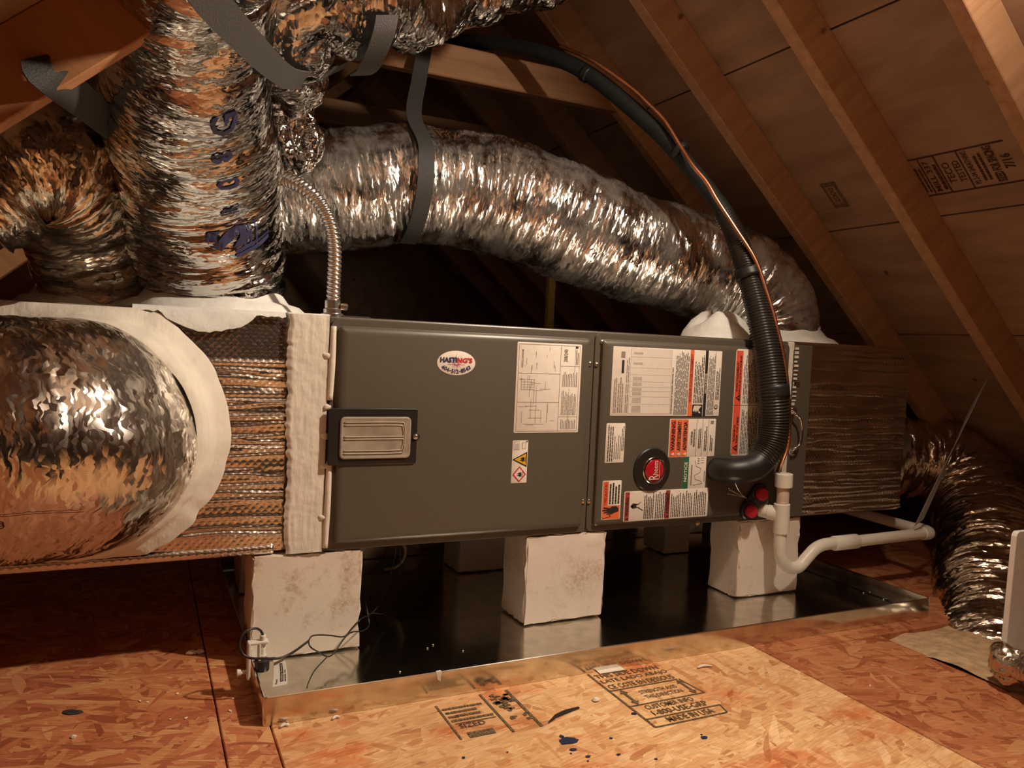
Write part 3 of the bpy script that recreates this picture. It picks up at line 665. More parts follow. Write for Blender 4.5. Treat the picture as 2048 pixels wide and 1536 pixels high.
# spanish caution
o, s = label([(1206, 961), (1244, 961), (1238.5, 1038.5), (1201, 1040)], text='orange and white PRECAUCION label with hand symbol')
s.rect(.02, .98, .68, .97, 'orange'); s.rect(.02, .36, .04, .97, 'orange', lift=.0001); s.text('! PRECAUCION !', .4, .74, .16, 'darkred', .55, bold=.03)
for i in range(4): s.para(.4, .97, .54-i*.15, .64-i*.15, 1, 'ink', .8, 50+i, ragged=.2)
s.poly([(.2, .12), (.27, .1), (.34, .22), (.34, .45), (.3, .55), (.33, .9), (.29, .92), (.27, .65), (.26, .95), (.22, .95), (.22, .65), (.2, .88), (.17, .88), (.18, .6), (.15, .75), (.13, .74), (.16, .4)], 'ink')
s.line(.03, .95, .08, .5, .0016, 'ink'); s.line(.08, .5, .12, .62, .0016, 'ink'); s.line(.12, .62, .15, .4, .0016, 'ink'); s.build(o)
# long bilingual warning
o, s = label([(1249, 983), (1417.6, 975.4), (1413, 1032), (1245.5, 1044)], text='long white warning label with two dark red bands')
for b, t, w_ in ((.945, 'WARNING', .62), (.475, 'AVERTISSEMENT', .72)):
    s.rect(.02, .98, b-.005, b+.045, 'darkred'); tri(s, .09, b+.002, .1, .036, 'ink'); s.text(t, .18, b+.003, .034, 'ink', w_, bold=.03)
s.poly([(.48, .86), (.53, .86), (.68, .79), (.66, .8), (.56, .83), (.6, .9), (.5, .92), (.42, .9), (.46, .83), (.34, .79), (.36, .78)], 'ink'); s.circ(.505, .91, .0035, 'ink')
s.para(.05, .95, .66, .78, 6, 'ink', .45, 61); s.para(.05, .95, .52, .65, 6, 'ink', .42, 62, ragged=.1); s.para(.05, .95, .34, .465, 6, 'ink', .42, 63); s.para(.05, .95, .2, .33, 6, 'ink', .42, 64); s.para(.05, .95, .03, .19, 7, 'ink', .42, 65); s.build(o)
# round red badge
P = atY(1303, 939, YD)
bd = MB().disc((P[0], YD+.001, P[2]), (0, -1, 0), [(.0560, 0), (.0560, .004), (.0535, .0065), (.035, .0075)], 48).build('maker_badge', MT['cabinet_black'], ah, auto=35); bd['label'] = 'round black badge with red centre reading Rheem'
Pb = atY(1305.5, 940, YD)
MB().disc((Pb[0], YD-.0055, Pb[2]), (0, -1, 0), [(.0350, 0), (.0350, .0025), (.0335, .0036), (.0315, .0036), (.031, .0028)], 40).build('badge_ring', MT['chrome'], bd, auto=35)
MB().disc((Pb[0], YD-.0065, Pb[2]), (0, -1, 0), [(.0312, 0), (.0312, .0016), (.02, .0024), (.006, .0027)], 40).build('badge_face', MT['red_gloss'], bd, smooth=True)
s = Sheet((Pb[0]+.03, YD-.0094, Pb[2]-.03), (0, 0, 1), (-1, 0, 0), .06, .06, .0003)
s.text('R', .12, .30, .50, 'ink_cream', .20, bold=0.0); s.text('heem', .33, .36, .25, 'ink_cream', .58, bold=.0); s.line(.14, .27, .85, .27, .001, 'ink_cream'); s.build(bd)
# small clear cover with black bezel on the left panel
x0, x1, z0, z1 = quad_ext([(660, 817), (835, 817), (831, 926), (660, 931)], YD)
bz = facepanel('cover_bezel', x0-.004, x1, z0, z1, [(0, YD+.001), (0, YD-.003), (.0012, YD-.004)], .004, MT['cabinet_black'], ah, 4)
cx0, cx1, cz0, cz1 = quad_ext([(679, 833), (821, 833), (818, 914), (678, 919)], YD)
facepanel('clear_cover', cx0, cx1, cz0, cz1, [(0, YD-.003), (.0005, YD-.0075), (.003, YD-.0085), (.006, YD-.0075)], .010, MT['milky'], bz, 6)
def rod(pts, r, name, mat, parent, ds=.004, n=10, ref=(0, 0, 1)): return Tube([(*p, r) for p in pts], ds, n, ref).build(name, MT[mat], parent)
yy = YD-.0085; zc = (cz0+cz1)/2; hz = (cz1-cz0)/2
for k in (.74, .60):
    q = hz*k; xr = cx1-.014-(.74-k)*.02
    rod([(cx0+.008, yy, zc+q), (xr-.014, yy, zc+q), (xr-.003, yy, zc+q-.005), (xr, yy, zc+q-.016), (xr, yy, zc), (xr, yy, zc-q+.016), (xr-.003, yy, zc-q+.005), (xr-.014, yy, zc-q), (cx0+.008, yy, zc-q)], .0011, 'cover_rib', 'milky_edge', bz, ref=(0, -1, 0))
for k in (.06, -.06): rod([(cx0+.008, yy, zc+hz*k), (cx0+.05, yy, zc+hz*k), (cx1-.016, yy, zc+hz*k)], .0011, 'cover_rib', 'milky_edge', bz, ref=(0, -1, 0))
p = atY(832, 873, YD); MB().disc((p[0]-.001, YD+.001, p[2]), (0, -1, 0), [(.0085, 0), (.0085, .0045), (.0075, .005)], 20).build('screw_boss', MT['cabinet_black'], bz, auto=40); q = screw(831, 873, YD-.005)
# refrigerant port grommets with red caps and the wiring ends
gm = MB()
for px, py in ((1515, 986), (1494, 1020)):
    p = atY(px, py, YD); gm.disc((p[0], YD+.001, p[2]), (0, -1, 0), [(.027, 0), (.027, .010), (.024, .013), (.018, .013)], 28)
p0, p1 = atY(1515, 986, YD), atY(1494, 1020, YD); u = unit(p1-p0); n_ = np.array([u[2], 0, -u[0]])
gm.add([p0+n_*.026, p1+n_*.026, p1-n_*.026, p0-n_*.026]+[q+np.array([0, -.008, 0]) for q in (p0+n_*.026, p1+n_*.026, p1-n_*.026, p0-n_*.026)], [(0, 1, 2, 3), (4, 5, 6, 7), (0, 1, 5, 4), (2, 3, 7, 6)])
gr = gm.build('port_plate', MT['cabinet_black'], ah, auto=35)
for px, py in ((1515, 986), (1494, 1020)):
    p = atY(px, py, YD); q = MB().disc((p[0], YD-.010, p[2]), (0, -1, 0), [(.0172, 0), (.0172, .012), (.0155, .015), (.006, .0165)], 28).build('port_cap', MT['red_cap'], gr, auto=40); q['label'] = 'red port cap'
wm = [[(1498, 1001), (1480, 985), (1466, 957)], [(1494, 996), (1478, 990), (1458, 980)], [(1494, 996), (1476, 992), (1455, 987)], [(1490, 995), (1470, 985), (1457, 976)]]
for w_ in wm: rod([atY(x, y, YD-.004-.006*i) for i, (x, y) in enumerate(w_)], .0011, 'bare_wire_end', 'chrome', ah)
# ---------------------------------------------------------------- filter rack and return box at the right end
fb = thing('return_box', (1.54, .27, ZB), 'foil wrapped return air box with grey filter door at the right end', 'duct box')
XS1, XB1 = 1.3595, 1.787
def foil_sheet(name, x0, x1, z0, z1, y, mat, parent, creases, seed, nx=90, nz=150, amp=.0045, mask=None, base=0):
    """front facing wrapped sheet with real horizontal creases"""
    u = np.linspace(0, 1, nx); v = np.linspace(0, 1, nz); U, V = np.meshgrid(u, v, indexing='ij'); g = np.random.default_rng(seed)
    H = np.zeros_like(U)
    for k in range(creases):
        c = g.uniform(.02, .98) if mask is None else mask(g); a0 = g.uniform(-.6, .4); a1 = g.uniform(.75, 1.6)
        wv = (vnoise(U, V*0+.3, 5, 4, seed*100+k)-.5)*.02; sg = g.uniform(.0035, .0075)
        env = 1/(1+np.exp(-(U-a0)*30))*1/(1+np.exp((U-a1)*30))
        H += env*np.exp(-((V-c-wv)/sg)**2)*g.uniform(.4, 1)*g.choice([1, 1, -.7])
    H = H*amp+(vnoise(U, V*.9, 5, 6, seed)-.5)*.006
    X = x0+(x1-x0)*U; Z = z0+(z1-z0)*V; Y = y-H-base
    me = bpy.data.meshes.new(name); idx = np.arange(nx*nz).reshape(nx, nz)
    me.from_pydata(np.stack([X, Y, Z], -1).reshape(-1, 3).tolist(), [], np.stack([idx[:-1, :-1], idx[1:, :-1], idx[1:, 1:], idx[:-1, 1:]], -1).reshape(-1, 4).tolist())
    uv = me.uv_layers.new(name='UVMap'); li = np.zeros(len(me.loops), np.int32); me.loops.foreach_get('vertex_index', li)
    uv.data.foreach_set('uv', np.stack([X.ravel()[li], Z.ravel()[li]], -1).astype(np.float32).ravel())
    return link(me, name, mat, parent, True)
MB().box(XE+.005, XB1, .004, .55, ZB-.003, ZT+.003).build('box_body', MT['bubble_dim'], fb, bevel=.006)
foil_sheet('foil_wrap', XS1+.004, XB1-.004, ZB+.004, ZT-.004, 0, MT['bubble_dim'], fb, 64, 5, amp=.0048, mask=lambda g: g.beta(1.1, 1.25))
facepanel('filter_door', XE+.014, XS1, ZB+.004, ZT-.006, [(0, .006), (0, -.012), (.001, -.0135)], .003, MT['cabinet'], fb, 3)
MB().box(XE-.006, XE+.016, -.004, .03, ZB, ZT+.001).build('mastic_joint', MT['mastic'], fb, bevel=.003)
hp = [atY(1588, 822, -.0135), atY(1590, 827, -.030), atY(1601, 838, -.034), atY(1604, 862, -.034), atY(1600, 888, -.034), atY(1587, 899, -.030), atY(1585, 904, -.0135)]
hd = rod(hp, .0034, 'door_handle', 'chrome', fb, ref=(0, -1, 0))
for q in ((1587, 821), (1585, 904)):
    p = atY(*q, -.0135); MB().disc(p, (0, -1, 0), [(.0115, -.001), (.0115, .0015), (.007, .003)], 16).build('handle_plate', MT['chrome'], hd, auto=40)
p = atY(1593, 768, -.0135); MB().box(p[0]-.012, p[0]+.012, -.016, -.012, p[2]-.007, p[2]+.007).build('door_latch', MT['steel'], fb, bevel=.001)
m = MB(); rr = random.Random(5)
for k in range(16):
    z = ZT-.02-k*.012; m.box(XE+.008, XE+.016+rr.uniform(0, .006), -.016, -.012, z, z+rr.uniform(.003, .008))
m.build('mastic_smear', MT['mastic'], fb)
# ---------------------------------------------------------------- supply plenum at the left end
sp = thing('supply_plenum', (-.5, .27, .22), 'bubble foil wrapped supply plenum box with brushed mastic joints', 'duct plenum')
XPL = -.70
MB().box(XPL, -.012, .012, .55, ZB+.004, ZT-.002).build('plenum_body', MT['bubble'], sp, bevel=.008)
foil_sheet('bubble_wrap', -.70, -.083, ZB+.008, ZT-.004, .006, MT['bubble'], sp, 60, 9, nx=150, nz=170, amp=.0050, mask=lambda g: g.uniform(.05, .80))
# bottom roll of the wrap
Tube([(-.70, .014, ZB+.010, .012), (-.5, .012, ZB+.010, .012), (-.10, .010, ZB+.012, .011)], .006, 16, (0, 0, 1)).build('wrap_edge', MT['bubble'], sp)
# wide brushed mastic joint between plenum and cabinet, feathered over the wrap
def mastic_band(name, mat, parent, seed=2):
    nx, nz = 40, 150; u = np.linspace(0, 1, nx); v = np.linspace(0, 1, nz); U, V = np.meshgrid(u, v, indexing='ij')
    xl = -.080-.005*(vnoise(V, U*0, 70, 3, seed)-.3)-.008*(vnoise(V, U*0, 9, 3, seed+1)-.5)
    X = xl+(-.002-xl)*U; Z = ZB+.002+(ZT-ZB-.001)*V; e = np.clip(U*9, 0, 1)
    Y = -.0035-.0045*e-(vnoise(U, V, 12, 9, seed+3)-.5)*.0012-(vnoise(U, V, 5, 60, seed+5)-.5)*.0009
    me = bpy.data.meshes.new(name); idx = np.arange(nx*nz).reshape(nx, nz)
    me.from_pydata(np.stack([X, Y, Z], -1).reshape(-1, 3).tolist(), [], np.stack([idx[:-1, :-1], idx[1:, :-1], idx[1:, 1:], idx[:-1, 1:]], -1).reshape(-1, 4).tolist())
    return link(me, name, mat, parent, True)
mastic_band('mastic_joint', MT['mastic'], sp)
MB().box(-.086, .0, .0, .40, ZT-.003, ZT+.004).build('mastic_top_joint', MT['mastic_toplit'], sp, bevel=.003)
# foil flange strip and mastic blobs along the cabinet edge
for z0, z1 in ((ZB+.01, .415), (.545, ZT-.02)):
    Tube([(.004, -.007, z0, .006), (.006, -.008, (z0+z1)/2, .007), (.007, -.007, z1, .006)], .01, 12).build('flange_strip', MT['mastic'], sp)
for px, py in ((655, 815), (650, 873), (648, 932), (655, 712), (645, 1035)):
    p = atY(px, py, -.008); bm = bmesh.new(); bmesh.ops.create_icosphere(bm, subdivisions=2, radius=.007)
    for v in bm.verts: v.co = Vector(p)+Vector((v.co.x*1.3, v.co.y*.7, v.co.z*.9))*(1+random.uniform(-.25, .25))
    me = bpy.data.meshes.new('mastic_blob'); bm.to_mesh(me); bm.free(); link(me, 'mastic_blob', MT['mastic'], sp, True)
# mastic on top around the vertical collar, running over the edge
def mastic_patch(name, cx, cy, cz, rx, ry, h, mat, parent, seed, n=64, top=.5, jag=.12):
    """skirt round a collar: ring rising from the surface to the duct"""
    R = []; g = np.random.default_rng(seed); t = np.linspace(0, 2*pi, n, endpoint=False)
    for k, hh in ((1.0, 0), (.97, .006), (.90, .012+h*.1), (.80, h*.4), (.72, h*.75), (.70, h)):
        j = 1+jag*(vnoise(t*0+k*.5, t/(2*pi), 3, 22, seed)-.5)*(1 if k > .85 else .3)
        R.append([(cx+rx*k*cos(a)*q, cy+ry*k*sin(a)*q, cz+hh) for a, q in zip(t, j)])
    return MB().rings(R, False, False).build(name, mat, parent, smooth=True)
# ---------------------------------------------------------------- flexible ducts
def wr(a1, a2, a3, seed, p1=.11, p2=.024, p3=.010, n2=5, n3=13, ends=0):
    def f(U, V, t):
        L = t.L
        d = a1*(vnoise(U, V, max(2, int(L/p1)), 7, seed)-.5)*2
        d -= a2*ridged(U+.012*(vnoise(U, V, 8, 9, seed+9)-.5), V, max(3, int(L/p2)), n2, seed+1)**2
        d -= a3*ridged(U, V, max(4, int(L/p3)), n3, seed+2)
        d += a2*.6*(vnoise(U, V, max(3, int(L/.05)), 16, seed+3)-.5)
        return d
    return f
def pts(L): return [(*atY(x, y, Y), r) for x, y, Y, r in L]
def tube_text(t, body, s0, th0, size, mat, parent, a=1, up=1, rot=False, R=None, bold=.02, name='printed_lettering', wid=None, off=.0022):
    V, F, wd, ht = text_geo(body, 2, bold); sc = size/ht; sx = (wid/wd) if wid else sc
    R = R or float(t.R.mean()); vs = []
    for x, y in V:
        x, y = x*sx, y*sc
        if rot: x, y = -y, x
        vs.append(t.at(s0+a*x, th0+up*y/R, off))
    return MB().add(vs, F).build(name, MT[mat], parent)
def tube_poly(t, lines, s0, th0, w_, mat, parent, name='printed_rule', off=.0022):
    m = MB(); R = float(t.R.mean())
    for (x0, y0), (x1, y1) in lines:
        n = max(2, int(np.hypot(x1-x0, y1-y0)/.008)); d = unit((x1-x0, y1-y0)); q = np.array([-d[1], d[0]])*w_/2
        for k in range(n):
            P0 = np.array([x0+(x1-x0)*k/n, y0+(y1-y0)*k/n]); P1 = np.array([x0+(x1-x0)*(k+1)/n, y0+(y1-y0)*(k+1)/n])
            m.add([t.at(s0+p[0], th0+p[1]/R, off) for p in (P0-q, P1-q, P1+q, P0+q)], [(0, 1, 2, 3)])
    o = m.build(name, MT[mat], parent); o['kind'] = 'stuff'; return o
def upsign(t, s0, th): return 1 if t.at(s0, th+.05)[2] > t.at(s0, th)[2] else -1
tocam = lambda p: unit(C-np.array(p))
# scrim reinforced taut foil for the big near duct
def scrim_foil(name):
    m = foil_mat(name, tint=(.66, .61, .55), k1=.20, k2=.26, sc=130, rough=.2, stretch=.14); nt = m.node_tree; N = NT(nt)
    uv = N.n('ShaderNodeTexCoord').outputs['UV']; h = None
    for ang, per in ((.5, .035), (-.5, .035), (pi/2, .028)):
        sep = N.n('ShaderNodeSeparateXYZ'); N.l(N.mapping(N.vmath('ADD', uv, N.vmath('SCALE', N.noise(uv, 12, 2).outputs['Color'], scale=.012)), rot=(0, 0, ang)), sep.inputs[0])
        q = N.math('PINGPONG', N.math('DIVIDE', sep.outputs[0], per), 1.0); q = N.math('LESS_THAN', q, .05)
        h = q if h is None else N.math('MAXIMUM', h, q)
    bmp = N.bump(h, .8, .004)
    geo = [n for n in nt.nodes if n.bl_idname == 'ShaderNodeNewGeometry'][0]
    tgt = geo.outputs['Normal'].links[0].to_socket; nt.links.remove(geo.outputs['Normal'].links[0]); nt.links.new(bmp, tgt)
    return m
MT['foil_scrim'] = scrim_foil('foil_jacket_scrim')
# 1 big near duct off the front of the plenum
bd_ = thing('flexible_duct', (-.5, -.1, .2), 'large foil flexible duct bulging from the front of the plenum at the left edge', 'duct', 'foil flexible ducts')
tb = Tube([(-.452, .02, .475, .206), (-.455, -.03, .476, .210), (-.470, -.08, .480, .212), (-.515, -.125, .488, .212), (-.59, -.15, .490, .212), (-.70, -.165, .478, .212), (-.85, -.17, .44, .212)], .006, 200, (0, 0, 1), wr(.010, .012, .003, 21, .2, .09, .016, 5, 12))
tb.build('foil_jacket', MT['foil_scrim'], bd_)
# mastic ring on the plenum face
n = 180; t = np.linspace(0, 2*pi, n, endpoint=False); R_ = []
for k, y in ((1.21, -.0035), (1.19, -.007), (1.10, -.012), (1.05, -.022), (1.02, -.045), (1.0, -.075), (.95, -.088), (.90, -.09)):
    j = 1+(.022 if k > 1.15 else .008)*(vnoise(t*0+.5, t/(2*pi), 3, 60, 31)-.5)*2
    R_.append([(-.452+.216*k*cos(a)*q, y, .475+float(np.clip(.216*k*q*sin(a), -.232, .240))) for a, q in zip(t, j)])
MB().rings(R_, False, False).build('mastic_collar', MT['mastic'], bd_, smooth=True)
s0 = .42; th0 = tb.theta_toward(s0, np.array([.1, -.75, -.62])); us = upsign(tb, s0, th0)
tube_text(tb, 'COMPLIANCE', s0, th0, .011, 'ink_brown', bd_, -1, us, wid=.07)
for k in range(5): tube_text(tb, 'flexible air duct', s0-.006*k, th0-us*(k+1)*.019/.212, .008, 'ink_brown', bd_, -1, us, bold=.0, wid=.05)
tube_text(tb, 'SEE INSTRUCTIONS', s0-.10, th0+us*.03, .009, 'ink_brown', bd_, -1, us, wid=.06); tube_text(tb, 'R-6.0', s0-.16, th0+us*.12, .012, 'ink_brown', bd_, -1, us)
tube_poly(tb, [((.04, .03*us), (-.115, .03*us)), ((-.115, .03*us), (-.10, -.15*us)), ((-.14, .05*us), (-.25, .05*us))], s0, th0, .0012, 'ink_brown', bd_)
# 2 vertical duct from the plenum top
vd = thing('flexible_duct', (-.21, .22, ZT), 'upright crinkled foil duct with purple print rising from the plenum top', 'duct', 'foil flexible ducts')
tv = Tube(pts([(430, 622, .22, .146), (430, 590, .22, .150), (430, 548, .215, .158), (414, 455, .17, .166), (395, 345, .09, .165), (381, 215, -.06, .150), (384, 95, -.21, .136), (388, -25, -.33, .126), (408, -175, -.46, .122)])+[(-.04, -.76, 1.35, .13), (.06, -1.05, 1.42, .135), (.11, -1.5, 1.45, .135)], .005, 190, (.3, 1, 0), wr(.012, .007, .0035, 41, .11, .03, .010, 6, 14))
tv.build('foil_jacket', MT['foil'], vd)
pc = tv.P[0]
mastic_patch('mastic_collar', pc[0], .22, ZT+.002, .195, .190, .060, MT['mastic_toplit'], vd, 5)
# apron of mastic running down the front edge of the plenum
ap = MB(); xs = np.linspace(-.37, -.09, 40)
ap.rings([[(x, .04, ZT+.004) for x in xs], [(x, .004, ZT+.003) for x in xs], [(x, -.006, ZT-.004) for x in xs], [(x, -.0075, ZT-.006-.035*max(0, sin(pi*np.clip((x+.32)/.17, 0, 1)))**.6-.004*rng.random()) for x in xs]], False, False, False)
ap.build('mastic_apron', MT['mastic_toplit'], vd, smooth=True)
def vd_text(body, py, size, px=400, wid=None, bold=.02):
    k = int(np.argmin([abs(p[2]-atY(px, py, (np.interp(py, (95, 215, 345, 455), (-.32, -.2, -.07, .01))))[2])+10*(p[1] < -.45) for p in tv.P])); s0 = tv.s[k]; th = tv.theta_toward(s0, np.array([.10, -.95, 0])); us = 1 if tv.at(s0, th+.05)[0] > tv.at(s0, th)[0] else -1
    R = .176; V, F, wd, ht = text_geo(body, 2, bold); sc = size/ht; sx = (wid/wd) if wid else sc
    # letters read up the duct
    m = MB().add([tv.at(s0+x*sx, th-us*(y*sc-size/2)/R, .003) for x, y in V], F); return m.build('printed_lettering', MT['ink_navy'], vd)
vd_text('S', 400, .095, wid=.085, bold=.05); vd_text('R', 268, .040); vd_text('0', 190, .050, wid=.026); vd_text('8', 130, .05); vd_text('G', 70, .06)
k = int(np.argmin([abs(p[2]-atY(400, 410, -.02)[2])+10*(p[1] < -.45) for p in tv.P])); s0 = tv.s[k]; th = tv.theta_toward(s0, np.array([.28, -.95, 0]))
tube_poly(tv, [((0, d), (.085, d)) for d in (.0, .012, .024)], s0, th, .004, 'ink_navy', vd); tube_poly(tv, [((0, -.02), (.012, .06)), ((-.01, -.02), (.0, .06))], s0, th, .008, 'ink_navy', vd)
# 3 smaller duct at the far left, behind
sd = thing('flexible_duct', (-.5, .42, ZT), 'crumpled foil elbow duct at the far left behind the upright duct', 'duct', 'foil flexible ducts')
ts = Tube(pts([(195, 645, .33, .116), (195, 575, .32, .120), (184, 490, .25, .128), (145, 385, .15, .132), (85, 322, .08, .130), (0, 335, .05, .128), (-90, 405, .04, .125)]), .006, 150, (.3, 1, 0), wr(.016, .012, .004, 61))
ts.build('foil_jacket', MT['foil_warm'], sd)
pc = ts.P[0]; mastic_patch('mastic_collar', pc[0], .33, ZT+.001, .165, .14, .05, MT['mastic'], sd, 8)
# 4 upper duct slung across the top
ud = thing('flexible_duct', (.1, .25, 1.1), 'crumpled foil duct slung across the top with a drop toward the upright duct', 'duct', 'foil flexible ducts')
tu = Tube(pts([(600, 352, .36, .040), (592, 330, .36, .064), (580, 270, .35, .076), (572, 200, .34, .080), (562, 135, .24, .100), (548, 66, .10, .122), (600, 5, .0, .135), (700, -25, .02, .142), (810, -40, .08, .150), (930, -75, .14, .158), (1080, -125, .18, .158), (1150, -149, .18, .156)]), .005, 190, (-1, 0, 0), wr(.022, .016, .006, 81, .08, .045, .014, 8, 18))
tu.build('foil_jacket', MT['foil'], ud)
# 5 big duct behind, down to the return end
bk = thing('flexible_duct', (.7, .5, ZT), 'long dusty foil duct arching behind the cabinet down to its right end', 'duct', 'foil flexible ducts')
tk = Tube(pts([(440, 400, .66, .172), (560, 388, .62, .172), (700, 378, .58, .173), (820, 370, .55, .170), (960, 388, .52, .175), (1110, 436, .47, .176), (1250, 492, .42, .172), (1380, 528, .37, .170), (1470, 562, .33, .172), (1522, 612, .30, .170), (1535, 655, .29, .165), (1538, 690, .29, .165)]), .005, 190, (.3, 1, 0), wr(.006, .006, .0028, 101, .10, .026, .008, 6, 15))
tk.build('foil_jacket', MT['foil_dusty'], bk)
pc = tk.P[-1]; mastic_patch('mastic_collar', pc[0]-.01, .29, ZT+.002, .235, .22, .06, MT['mastic_toplit'], bk, 11)
m = MB(); g = np.random.default_rng(4); n = 40; t = np.linspace(0, 2*pi, n, endpoint=False)
cc = atY(1440, 645, .14); R_ = []
for k, h in ((1, 0), (.93, .02), (.75, .045), (.5, .06), (.2, .066)):
    q = 1+.3*(vnoise(t*0+k*.6, t/(2*pi), 3, 9, 77)-.5); R_.append([(cc[0]+.115*k*cos(a)*b, .15+.10*k*sin(a)*b, ZT+.001+h*(1+.3*cos(3*a))) for a, b in zip(t, q)])
m.rings(R_, False, True).build('mastic_mound', MT['mastic_toplit'], bk, smooth=True)
# 6 return duct at the right, down to the deck edge
rd = thing('flexible_duct', (1.8, -.1, .0), 'ribbed golden foil duct dropping to the floor at the right edge', 'duct', 'foil flexible ducts')
tr = Tube(pts([(1770, 905, .32, .150), (1850, 915, .27, .158), (1925, 955, .18, .166), (1968, 1022, .05, .170), (1988, 1108, -.10, .172), (1994, 1196, -.24, .170), (1998, 1285, -.35, .165), (2008, 1385, -.46, .16)]), .005, 180, (.3, 1, 0), wr(.008, .011, .0055, 121, .09, .022, .009, 6, 14))
tr.build('foil_jacket', MT['foil_warm'], rd)
# 7 second duct further back right
r2d = thing('flexible_duct', (2.1, .5, .2), 'smaller foil duct lying behind the golden duct at the right edge', 'duct', 'foil flexible ducts')
tq = Tube(pts([(1820, 850, .40, .095), (1900, 868, .33, .095), (1985, 915, .24, .095), (2055, 975, .14, .095), (2110, 1040, .05, .095)]), .006, 120, (.3, 1, 0), wr(.010, .010, .004, 141))
tq.build('foil_jacket', MT['foil_warm'], r2d)
# loose tail of foil in the lower right corner
lt = thing('foil_scrap', (1.5, -.6, 0), 'crumpled loose foil jacket end on the floor in the lower right corner', 'foil scrap')
Tube([(*atZ(1996, 1335, .012), .010), (*atZ(2010, 1328, .040), .034), (*atZ(2035, 1330, .055), .052), (*atZ(2080, 1345, .06), .060), (*atZ(2150, 1370, .06), .062)], .004, 100, (0, 0, 1), wr(.014, .012, .006, 151, .04, .03, .012, 7, 12)).build('foil_jacket', MT['foil_warm'], lt)
# ---------------------------------------------------------------- straps
def ribbon(name, P, W, th, mat, label, cat='strap', group='woven duct straps', ds=.012):
    """P points, W width vectors"""
    Q, s = spline([(*p, *w_) for p, w_ in zip(P, W)], ds); m = MB(); R = []
    T = np.gradient(Q[:, :3], axis=0)
    for q, t_ in zip(Q, T):
        c, w_ = q[:3], q[3:]; nn = unit(np.cross(t_, w_))*th/2; R.append([c-w_/2-nn, c+w_/2-nn, c+w_/2+nn, c-w_/2+nn])
    return tag(m.rings(R).build(name, MT[mat], None, auto=30), label, cat, group)
def rbpx(L): return [atY(x, y, Y) for x, y, Y in L]
# around the upper duct
P = rbpx([(372, -80, -.72), (425, 5, -.62), (497, 85, -.46), (556, 142, -.22)]); k = int(.55*len(tu.s))
P += [atY(592, 160, -.03), atY(640, 152, .10), atY(690, 130, .30)]
ribbon('duct_strap', P, [np.array([.030, .0, .034])]*4+[np.array([.02, -.03, .03]), np.array([.01, -.05, .01]), np.array([.01, -.05, .01])], .003, 'strap', 'wide grey woven strap slanting under the top duct from upper left')
P = rbpx([(775, 30, -.10), (768, 65, -.09), (752, 108, -.05), (735, 140, .02), (720, 150, .12)])
ribbon('duct_strap', P, [np.array([.045, 0, .01])]*4+[np.array([.045, .0, .01])], .003, 'strap', 'short grey woven strap hugging the underside of the top duct')
# far left, tied round the rafter
P = rbpx([(70, 115, -.385), (80, 150, -.40), (130, 175, -.36), (180, 215, -.22), (240, 265, -.02), (300, 310, .06)])
ribbon('duct_strap', P, [np.array([.03, .02, .02])]*2+[np.array([.022, 0, .045])]*4, .003, 'strap_dark', 'dark woven strap tied round the rafter at the upper left')
# around the long back duct
P = [atY(850, 90, .60), atY(838, 160, .56), atY(828, 230, .46)]; i0 = int(np.argmin([abs(p[0]-atY(822, 370, .5)[0]) for p in tk.P])); c0 = tk.P[i0]
for a in (.35, .1, -.15, -.4, -.65, -.9): P.append(c0+np.array([.005*a, -cos(a*1.4)*.182, sin(a*1.4)*.182+.0]))
ribbon('duct_strap', P, [np.array([.045, .0, .0])]*len(P), .003, 'strap_dark', 'dark woven strap hanging round the long back duct below the collar tie')
# light strap at the right, roof to drain pipe
P = rbpx([(2090, 545, -.10), (2040, 635, -.09), (1985, 735, -.09), (1930, 845, -.085), (1880, 955, -.08), (1838, 1045, -.078)])
ribbon('duct_strap', P, [np.array([.040, .0, .024]), np.array([.038, 0, .022]), np.array([.028, .012, .016]), np.array([.020, .015, .010]), np.array([.026, .0, .014]), np.array([.036, 0, .018])], .002, 'strap_light', 'pale narrow strap stretched from the right roof to the drain pipe')
# ---------------------------------------------------------------- refrigerant lines
ls = thing('refrigerant_lines', (1.25, -.09, ZT), 'black insulated refrigerant lines arching down from the rafters into the cabinet', 'refrigerant line')
A = pts([(880, 80, .80, .020), (960, 84, .66, .021), (1040, 95, .55, .022), (1110, 115, .46, .023), (1180, 150, .38, .0235), (1258, 212, .30, .0235), (1330, 278, .22, .0235), (1392, 350, .15, .0235), (1440, 412, .10, .0235), (1465, 455, .07, .0235)])
Tube(A, .01, 24).build('pipe_insulation', MT['insul'], ls)
B = pts([(1447, 425, .095, .027), (1472, 475, .06, .0285), (1497, 550, .015, .030), (1521, 640, -.03, .033), (1537, 720, -.06, .0365), (1546, 790, -.08, .039), (1549, 850, -.085, .039), (1540, 895, -.085, .038), (1515, 930, -.08, .034)])
def corr(U, V, t): return .0022*np.sin(U*t.L/.0078*2*pi)-.0006
Tube(B, .00195, 36, (1, 0, 0), corr).build('corrugated_sleeve', MT['corr'], ls)['label'] = 'ribbed black sleeve'
Tube(pts([(1527, 915, -.08, .036), (1510, 932, -.08, .036), (1485, 940, -.075, .0335), (1460, 941, -.06, .032), (1437, 939, -.03, .031), (1430, 938, -.012, .031)]), .004, 28, (0, 0, 1), lambda U, V, t: .0015*(vnoise(U, V, 8, 6, 3)-.5)).build('elbow_wrap', MT['tape'], ls)
